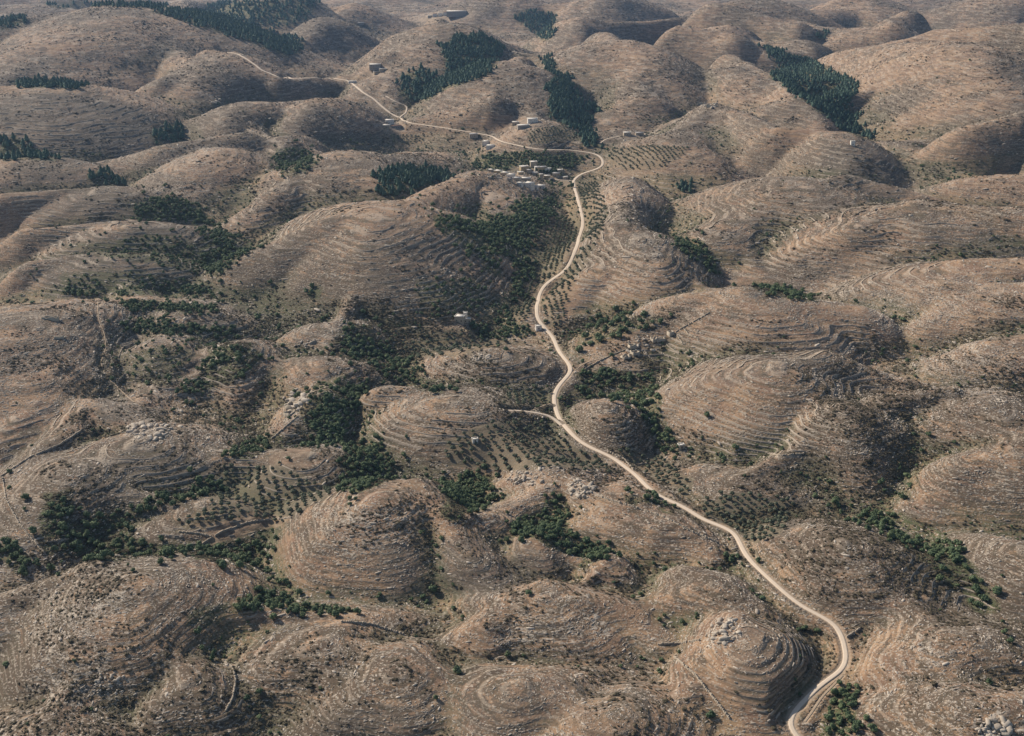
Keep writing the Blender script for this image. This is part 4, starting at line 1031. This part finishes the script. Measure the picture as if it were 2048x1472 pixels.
for a in [
 (1058, 376, 10, 9, 6.5, -28, 'white', 'pale', 'tall white house on the village edge above the olive trees', VILL),
 (1071, 377, 6, 5, 3, -20, 'white', 'pale', 'small white cube beside the tall white village house', VILL),
 (1082, 376, 9, 7, 3.5, -10, 'white', 'pale', 'low white house with a broad flat roof near the brown field', VILL),
 (1082, 362, 4.5, 4.5, 9, 5, 'stone', 'pale', 'slender pale tower in the middle of the village', VILL),
 (1050, 363, 13, 7, 4.5, -12, 'stone', 'pale', 'long stone house with a shaded front in the village', VILL),
 (1034, 362, 9, 7, 4, -18, 'stone', 'grey', 'grey roofed stone house next to the long village house', VILL),
 (1022, 355, 8, 7, 4, -20, 'white', 'pale', 'whitewashed house between stone houses on the terraced rim', VILL),
 (1010, 351, 9, 6, 4, -25, 'stone', 'pale', 'stone house at the head of the curved terraces', VILL),
 (997, 347, 10, 7, 4, -22, 'ochre', 'pale', 'ochre house on the bare side of the village', VILL),
 (983, 344, 8, 6, 3.5, -15, 'stone', 'pale', 'outermost low stone house by the bare hilltop', VILL),
 (1048, 341, 11, 8, 6, 20, 'ochre', 'pale', 'large ochre house in the upper village', VILL),
 (1067, 331, 9, 8, 5.5, 10, 'stone', 'pale', 'stone house standing highest in the village', VILL),
 (1083, 341, 12, 8, 5, 15, 'ochre', 'grey', 'ochre house with a grey roof among the village trees', VILL),
 (1096, 343, 8, 7, 4.5, 0, 'white', 'pale', 'white house behind the village trees', VILL),
 (1112, 352, 9, 7, 4, -8, 'stone', 'grey', 'grey roofed house near the road junction', VILL),
 (1130, 358, 7, 5, 3, 20, 'stone', 'pale', 'low stone hut right at the road junction', VILL),
 (1041, 350, 7, 6, 4, 12, 'ochre', 'pale', 'ochre cottage under the large ochre house', VILL), (1058, 347, 6, 6, 5, -5, 'stone', 'grey', 'grey roofed cottage between the ochre houses', VILL),
 (1069, 350, 8, 6, 3.5, 18, 'stone', 'pale', 'stone byre behind the slender tower', VILL), (1094, 357, 8, 6, 4, -4, 'ochre', 'pale', 'ochre house between the tower and the road', VILL),
 (1103, 362, 6, 5, 3, 12, 'grey', 'dark', 'dark roofed shed by the village lane', VILL), (1040, 371, 6, 5, 3.5, -22, 'white', 'pale', 'white outhouse on the terrace below the long stone house', VILL),
 (1020, 363, 5, 5, 3, -16, 'stone', 'dark', 'dark roofed hut on the terraced rim', VILL), (1120, 345, 7, 6, 4, 10, 'stone', 'pale', 'stone house on its own behind the road junction', VILL),
 (1074, 340, 6, 6, 4.5, 8, 'white', 'pale', 'white cottage between the ochre house and the grey roofed house', VILL),
]: house(*a)
for a in [
 (920, 642, 7.5, 6, 4.5, -15, 'stone', 'pale', 'lone pale farmhouse in a dusty yard below the terraces', 'farm buildings'),
 (931, 638, 3, 3, 5.5, 0, 'white', 'pale', 'small white tower behind the lone farmhouse', 'farm buildings'),
 (934, 644, 6, 4, 3, 10, 'stone', 'pale', 'low shed attached to the yard of the lone farmhouse', 'farm buildings'),
 (1077, 658, 4.5, 3.5, 2.8, 10, 'white', 'pale', 'small white hut beside the valley road', None),
 (778, 246, 15, 11, 5, 8, 'white', 'pale', 'wide white house where the side track leaves the upper road', 'houses along the upper road'),
 (772, 255, 12, 8, 4, -10, 'stone', 'pale', 'pale stone annexe below the wide white house', 'houses along the upper road'),
 (793, 256, 14, 9, 4, 4, 'grey', 'rust', 'rust roofed house across the yard from the wide white house', 'houses along the upper road'),
 (1047, 256, 17, 9, 4.5, 8, 'grey', 'pale', 'long grey house above the small orchard', 'houses along the upper road'),
 (1065, 245, 14, 10, 6, 5, 'white', 'pale', 'white house at the top of the small orchard', 'houses along the upper road'),
 (1031, 249, 10, 8, 4, 0, 'stone', 'pale', 'stone cottage at the end of the long grey house', 'houses along the upper road'),
 (972, 291, 9, 8, 6.5, -15, 'white', 'pale', 'upright white house just under the upper road', 'houses along the upper road'),
 (981, 296, 11, 8, 4, -10, 'white', 'pale', 'flat white house next to the upright white house', 'houses along the upper road'),
 (947, 273, 12, 8, 4, 5, 'stone', 'grey', 'low stone farm touching the upper road', 'houses along the upper road'),
 (750, 137, 20, 15, 8, 6, 'grey', 'pale', 'big grey house with a broad pale roof on the knoll', 'houses on the upper knoll'),
 (766, 141, 13, 9, 3.5, 12, 'stone', 'pale', 'low stone stable beside the big pale roofed house', 'houses on the upper knoll'),
 (754, 146, 12, 8, 3, 20, 'stone', 'grey', 'small grey roofed shed below the big pale roofed house', 'houses on the upper knoll'),
 (705, 166, 14, 7, 3.5, 10, 'white', 'pale', 'white hut at the fork of the upper road', None),
 (1254, 270, 10, 8, 4, 4, 'stone', 'pale', 'stone farm house on the terraced slope beyond the road bend', 'farm beyond the road bend'),
 (1279, 270, 11, 7, 3.5, 2, 'stone', 'grey', 'long grey roofed barn beyond the road bend', 'farm beyond the road bend'),
 (1705, 290, 5, 4, 5, 0, 'white', 'pale', 'tiny white hut alone on the dark rounded hill', None),
 (950, 884, 3.4, 2.6, 2.2, 10, 'white', 'pale', 'tiny white shelter on the grey slope by the road fork', None),
 (913, 32, 58, 30, 15, 2, 'grey', 'pale', 'great hall with a broad pale roof on the far hilltop', 'hilltop compound'),
 (890, 30, 10, 8, 9, 0, 'white', 'rust', 'red roofed house against the great hall', 'hilltop compound'),
 (881, 31, 14, 9, 7, 4, 'white', 'pale', 'white house in the middle of the hilltop compound', 'hilltop compound'),
 (870, 32, 12, 9, 7, -4, 'white', 'rust', 'white house with a rusty roof in the hilltop compound', 'hilltop compound'),
 (860, 34, 14, 10, 5, 6, 'stone', 'pale', 'outermost stone house of the hilltop compound', 'hilltop compound'),
 (722, 48, 18, 12, 4, 6, 'grey', 'grey', 'grey sheds on the far shoulder below the skyline', None),
 (1362, 896, 3.6, 3, 2.4, 15, 'stone', 'pale', 'tiny stone hut beside the green gully', None),
]: house(*a)
RG = 'ruined houses on the rocky spur'
for a in [
 (1264, 694, 6, 5, 4.5, 20, 'tall pale ruin at the middle of the rocky spur', RG), (1270, 708, 7, 6, 3, 25, 'roofless dark walled ruin below the tall pale ruin', RG),
 (1251, 716, 7, 6, 3, 30, 'roofless square ruin nearest the fenced pen on the spur', RG), (1308, 680, 5, 5, 3, 25, 'small broken ruin among the spur boulders', RG),
 (1321, 680, 8, 4, 2.5, 20, 'long low ruin beside the small broken ruin', RG), (1341, 670, 5, 5, 3.5, 30, 'highest ruin at the top of the rocky spur', RG),
 (1216, 738, 6, 5, 2.2, 25, 'lowest crumbled ruin of the spur near the crossroads', RG),
 (250, 692, 8, 7, 3, 10, 'broken stone tower base on the terraced round hill', None), (118, 676, 8, 3, 2, 20, 'crumbled pale walls on the bare high ground', None),
 (100, 638, 14, 5, 2.5, 5, 'long ruined sheepfold on the bare ridge', None), (585, 812, 9, 8, 2.5, 60, 'roofless pale enclosure on the cliff above the dark grove', 'ruins on the cliff'),
 (580, 828, 7, 6, 2.5, 55, 'small pale enclosure at the lower end of the cliff', 'ruins on the cliff'), (1400, 208, 22, 12, 4, 5, 'large pale ruin on the domed hill', 'ruins on the domed hill'),
 (1424, 213, 20, 8, 3, -10, 'lower pale ruin on the domed hill', 'ruins on the domed hill'),
]: ruin(*a)

# ------------------------------------------------------------------ crags
def crag(u, v, ru, rv, n, size, label):
    x, y, z = hit(np.array([u]), np.array([v])); x, y = float(x[0]), float(y[0])
    e = empty('rock_outcrop', (x, y, float(sample(x, y)))); tag(e, label, 'rock outcrop')
    k = 0
    for _ in range(n * 6):
        if k >= n * 1.6: break
        a, r = rng.uniform(0, 6.28), math.sqrt(rng.uniform(0, 1))
        uu, vv = u + ru * r * math.cos(a), v + rv * r * math.sin(a)
        hx, hy, hz_ = [float(t[0]) for t in hit(uu, vv)]
        if abs(hy - y) > 25 + .04 * y: continue
        s = .62 * size * math.exp(min(.8, rng.normal(0, .4)))
        T = Tri(); blob(T, (0, 0, 0), 1, (1, .7, .6), ICO2, .12)
        m = BOULD[rng.integers(len(BOULD))]
        o = link('boulder', m, None, e, (hx - x, hy - y, hz_ - e.location.z + s * .1))
        o.rotation_euler = (rng.normal(0, .2), rng.normal(0, .2), rng.uniform(0, 6.28)); o.scale = (s * rng.uniform(.8, 1.7), s * rng.uniform(.7, 1.2), s * rng.uniform(.6, 1.1))
        k += 1
def boulder_mesh():
    co, f = ICO2
    V = co * (1 + .16 * np.clip(rng.normal(size=len(co)), -1.5, 1.5))[:, None]
    V = np.sign(V) * np.abs(V) ** .7
    return mesh_np('boulder', V * np.array([1, .75, .7]), f)
BOULD = [boulder_mesh() for _ in range(5)]
for m in BOULD: m.materials.append(M_rockm)
for a in [
 (300, 862, 48, 18, 46, 2.6, 'broad pale crag crowning the terraced hill'), (592, 800, 26, 22, 30, 2.2, 'pale cliff top beside the dark grove'), (964, 716, 20, 8, 26, 1.6, 'dark rocky crown of the bald dome'),
 (1162, 978, 24, 20, 30, 1.8, 'tan crag above the narrow ravine'), (1452, 1262, 32, 26, 40, 1.5, 'pale rocky crown of the steep hill by the road'), (1990, 1458, 34, 16, 26, 1.8, 'grey boulder heap on the nearest slope'),
 (1290, 690, 44, 22, 26, 1.5, 'scattered boulders around the ruins on the spur'), (1050, 955, 40, 18, 34, 1.6, 'knobbly outcrop on the mottled hill'), (622, 1000, 0, 0, 1, .8, 'single boulder on the tan slope'),
 (1410, 210, 26, 7, 14, 3.0, 'pale outcrop at the crest of the domed hill'), (610, 690, 20, 9, 14, 1.6, 'rough outcrop on the bare knoll'), (430, 202, 16, 5, 10, 3, 'light rocks on the far rounded hill'),
 (220, 1370, 40, 24, 30, 1.0, 'broken ledges at the foot of the nearest big hill'),
 (1075, 352, 60, 14, 40, 1.7, 'pale rubble strewn between the village houses'), (995, 350, 26, 7, 20, 1.7, 'pale rubble on the bare rim of the village'), (784, 250, 22, 8, 16, 2.0, 'pale rubble around the wide white house'),
]: crag(*a)

# ------------------------------------------------------------------ dry stone walls
M_wall = stone_mat('dry_wall_stone', c4(.28, .23, .17), c4(.43, .365, .285))
def stone_wall(px, label, h=1.1, wd=.8, name='stone_wall', group=None):
    p = resample(px, 3.0); x, y, z = hit(p[:, 0], p[:, 1])
    P = smooth(resample(np.stack([x, y, z], 1), 1.1), 2)
    T = Tri(); e = None
    for i in range(len(P) - 1):
        a, b = P[i, :2], P[i + 1, :2]; L = np.linalg.norm(b - a)
        if L < .2 or L > 6: continue
        if rng.uniform() < .06: continue
        m = (a + b) / 2; zz = float(sample(m[0], m[1])); c, s = (b - a) / L
        hh = h * rng.uniform(.6, 1.15); ww = wd * rng.uniform(.75, 1.2); l = L * rng.uniform(.42, .56)
        V = np.array([(q * l, r_ * ww / 2, t) for t in (-.8, hh) for r_ in (-1, 1) for q in (-1, 1)]) + rng.normal(0, .05, (8, 3))
        V = np.stack([V[:, 0] * c - V[:, 1] * s + m[0], V[:, 0] * s + V[:, 1] * c + m[1], V[:, 2] + zz], 1)
        T.add(V, [(4, 5, 7, 6), (0, 1, 5, 4), (2, 6, 7, 3), (0, 4, 6, 2), (1, 3, 7, 5)])
    if T.n == 0: return
    o = link(name, T.mesh(name), M_wall); tag(o, label, 'stone wall', group)
RW = 'curved terrace walls under the ruins'
for px, lab, gp in [
 ([(5, 955), (12, 1000), (40, 1050), (70, 1085), (92, 1110)], 'long pale wall descending the bare slope to the green valley', None),
 ([(0, 955), (60, 915), (120, 890), (165, 860)], 'pale wall climbing the tan ridge beside the long descending wall', None),
 ([(92, 1086), (140, 1078)], 'short wall at the edge of the valley trees', None),
 ([(541, 880), (565, 860), (585, 842), (598, 832)], 'pale wall leading up to the cliff enclosures', None),
 ([(1193, 992), (1260, 1012), (1329, 1035), (1380, 1062), (1440, 1088)], 'straight wall running along the ridge below the road', None),
 ([(1165, 742), (1200, 722), (1235, 706), (1260, 697)], 'wall rising from the crossroads to the ruins', None),
 ([(1350, 665), (1385, 645), (1420, 625)], 'wall climbing on above the highest ruin', None),
 ([(1367, 657), (1376, 668), (1400, 679)], 'innermost curved terrace wall above the ruins', RW), ([(1354, 670), (1360, 680), (1367, 690)], 'short curved terrace wall beside the highest ruin', RW),
 ([(1332, 689), (1349, 702), (1373, 708)], 'long curved terrace wall ending in scrub under the ruins', RW), ([(1310, 699), (1322, 706), (1340, 715)], 'curved terrace wall under the long low ruin', RW),
 ([(1286, 705), (1296, 712), (1308, 721)], 'curved terrace wall closest to the roofless dark ruin', RW),
 ([(1213, 903), (1245, 916), (1268, 941)], 'wall curving between the knoll and the straight road', None),
 ([(1275, 930), (1310, 925), (1330, 935)], 'dark hedged wall across the olive plot by the road', None),
 ([(237, 717), (243, 700), (252, 690), (262, 690)], 'ring wall round the broken tower base', None),
 ([(1310, 1290), (1350, 1288), (1402, 1281)], 'old wall meeting the steep rocky hill', None),
 ([(1348, 1314), (1390, 1350), (1430, 1400), (1461, 1440)], 'tumbled pale wall running down the nearest slope', None),
 ([(680, 1244), (740, 1248), (810, 1270)], 'low wall fading out on the grey saddle', None),
 ([(355, 1064), (400, 1068), (425, 1075)], 'pale wall above the ploughed strip', None), ([(400, 1092), (440, 1066), (500, 1044), (585, 1036)], 'wall along the upper edge of the ploughed strip', None),
 ([(445, 1322), (465, 1335), (472, 1360), (465, 1400), (450, 1425)], 'dark banded wall round the nearest small hill', None),
 ([(1692, 1276), (1705, 1268), (1722, 1256)], 'short wall at the sharp kink of the road', None),
 ([(1530, 905), (1560, 912), (1610, 908)], 'faint wall on the folded brown slope', None),
 ([(795, 148), (806, 150), (800, 165), (790, 172)], 'curved wall round the far garden on the knoll', None),
]: stone_wall(px, lab, group=gp)

# terrace walls along the contours, too many to count
def contour_walls():
    rs = slice(0, NR - 1)
    L = zt / STEP
    lo = np.floor(L)
    mask = blur(paint(TERR), 3)
    keep = (mask > .25) & (noise2(GX / 38, GY / 38, 131) + .8 * noise2(GX / 7, GY / 7, 133) > -.08) & (DUST > 3) & (GY < 2400)
    out_a, out_b, out_g = [], [], []
    P = np.stack([GX, GY, GZ], -1)
    def cross(i0, j0, i1, j1):
        la, lb = L[i0, j0], L[i1, j1]
        n = np.floor(np.maximum(la, lb)); c = (np.floor(la) != np.floor(lb))
        t = np.where(c, (n - la) / np.where(lb == la, 1, lb - la), 0)
        return c, P[i0, j0] + (P[i1, j1] - P[i0, j0]) * t[..., None]
    I, J = np.nonzero(keep[:-1, :-1] & (np.maximum.reduce([lo[:-1, :-1], lo[1:, :-1], lo[:-1, 1:], lo[1:, 1:]]) - np.minimum.reduce([lo[:-1, :-1], lo[1:, :-1], lo[:-1, 1:], lo[1:, 1:]]) == 1))
    E = [cross(I, J, I, J + 1), cross(I, J + 1, I + 1, J + 1), cross(I + 1, J + 1, I + 1, J), cross(I + 1, J, I, J)]
    C = np.stack([e[0] for e in E]); Q = np.stack([e[1] for e in E])
    two = C.sum(0) == 2
    C, Q = C[:, two], Q[:, :, :][:, two]
    f = C.argmax(0); l = 3 - C[::-1].argmax(0); k = np.arange(C.shape[1])
    A, B = Q[f, k], Q[l, k]
    return A, B
A, B = contour_walls()
m = np.linalg.norm(A - B, axis=1) > .15
A, B = A[m], B[m]
n = len(A)
if n > 90000:
    s_ = np.sort(rng.permutation(n)[:90000]); A, B = A[s_], B[s_]; n = 90000
M_ = (A + B) / 2
gx, gy_ = slope_dir(M_[:, 0], M_[:, 1])
gn = np.hypot(gx, gy_) + 1e-6
dn = np.stack([-gx / gn, -gy_ / gn], 1)                               # downhill
hgt = (.12 + .5 * (.5 + .5 * noise2(M_[:, 0] / 6, M_[:, 1] / 6, 141))) * (.8 + M_[:, 1] / 1500)
wdt = .27 * (.8 + M_[:, 1] / 1500)
V = np.zeros((n, 6, 3))
for q, E_ in enumerate((A, B)):
    base = E_ + (E_ - M_) * .04
    V[:, q * 3 + 0] = base; V[:, q * 3 + 0, :2] += dn * (wdt * 1.1)[:, None]; V[:, q * 3 + 0, 2] -= .6
    V[:, q * 3 + 1] = base; V[:, q * 3 + 1, :2] += dn * (wdt * .9)[:, None]; V[:, q * 3 + 1, 2] += hgt * .75
    V[:, q * 3 + 2] = base; V[:, q * 3 + 2, :2] -= dn * wdt[:, None]; V[:, q * 3 + 2, 2] += hgt
i6 = (np.arange(n) * 6)[:, None]
F = np.concatenate([i6 + np.array([[0, 3, 4, 1]]), i6 + np.array([[1, 4, 5, 2]])])
tw_ = link('terrace_walls', mesh_np('terrace_walls', V.reshape(-1, 3), F), stone_mat('terrace_stone', c4(.27, .22, .165), c4(.43, .365, .29), 1))
tag(tw_, 'low dry stone terrace walls following the contours', None, None, 'stuff')
print('terrace wall pieces', n, round(time.time() - T0, 1))

# ------------------------------------------------------------------ the air
hz = bpy.data.materials.new('air'); hz.use_nodes = True
t = hz.node_tree; t.nodes.clear()
vo = t.nodes.new('ShaderNodeVolumePrincipled'); out = t.nodes.new('ShaderNodeOutputMaterial')
vo.inputs['Color'].default_value = (.38, .62, 1.0, 1); vo.inputs['Density'].default_value = .000026; vo.inputs['Anisotropy'].default_value = .25
t.links.new(vo.outputs[0], out.inputs['Volume'])
zt_ = float(max(CAM_H, GZ.max())) + 25; zb_ = float(GZ.min()) - 3
x_ = float(np.abs(GX).max()) + 200; y0_, y1_ = -300.0, float(GY.max()) + 300
cv = [(sx * x_, yy, zz) for zz in (zb_, zt_) for yy in (y0_, y1_) for sx in (-1, 1)]
hm = mesh_np('haze', cv, [(0, 1, 3, 2), (4, 6, 7, 5), (0, 4, 5, 1), (2, 3, 7, 6), (0, 2, 6, 4), (1, 5, 7, 3)])
import bmesh
bb = bmesh.new(); bb.from_mesh(hm); bmesh.ops.recalc_face_normals(bb, faces=bb.faces); bb.to_mesh(hm); bb.free()
tag(link('haze', hm, hz), 'thin blue air over the hills', None, None, 'stuff')
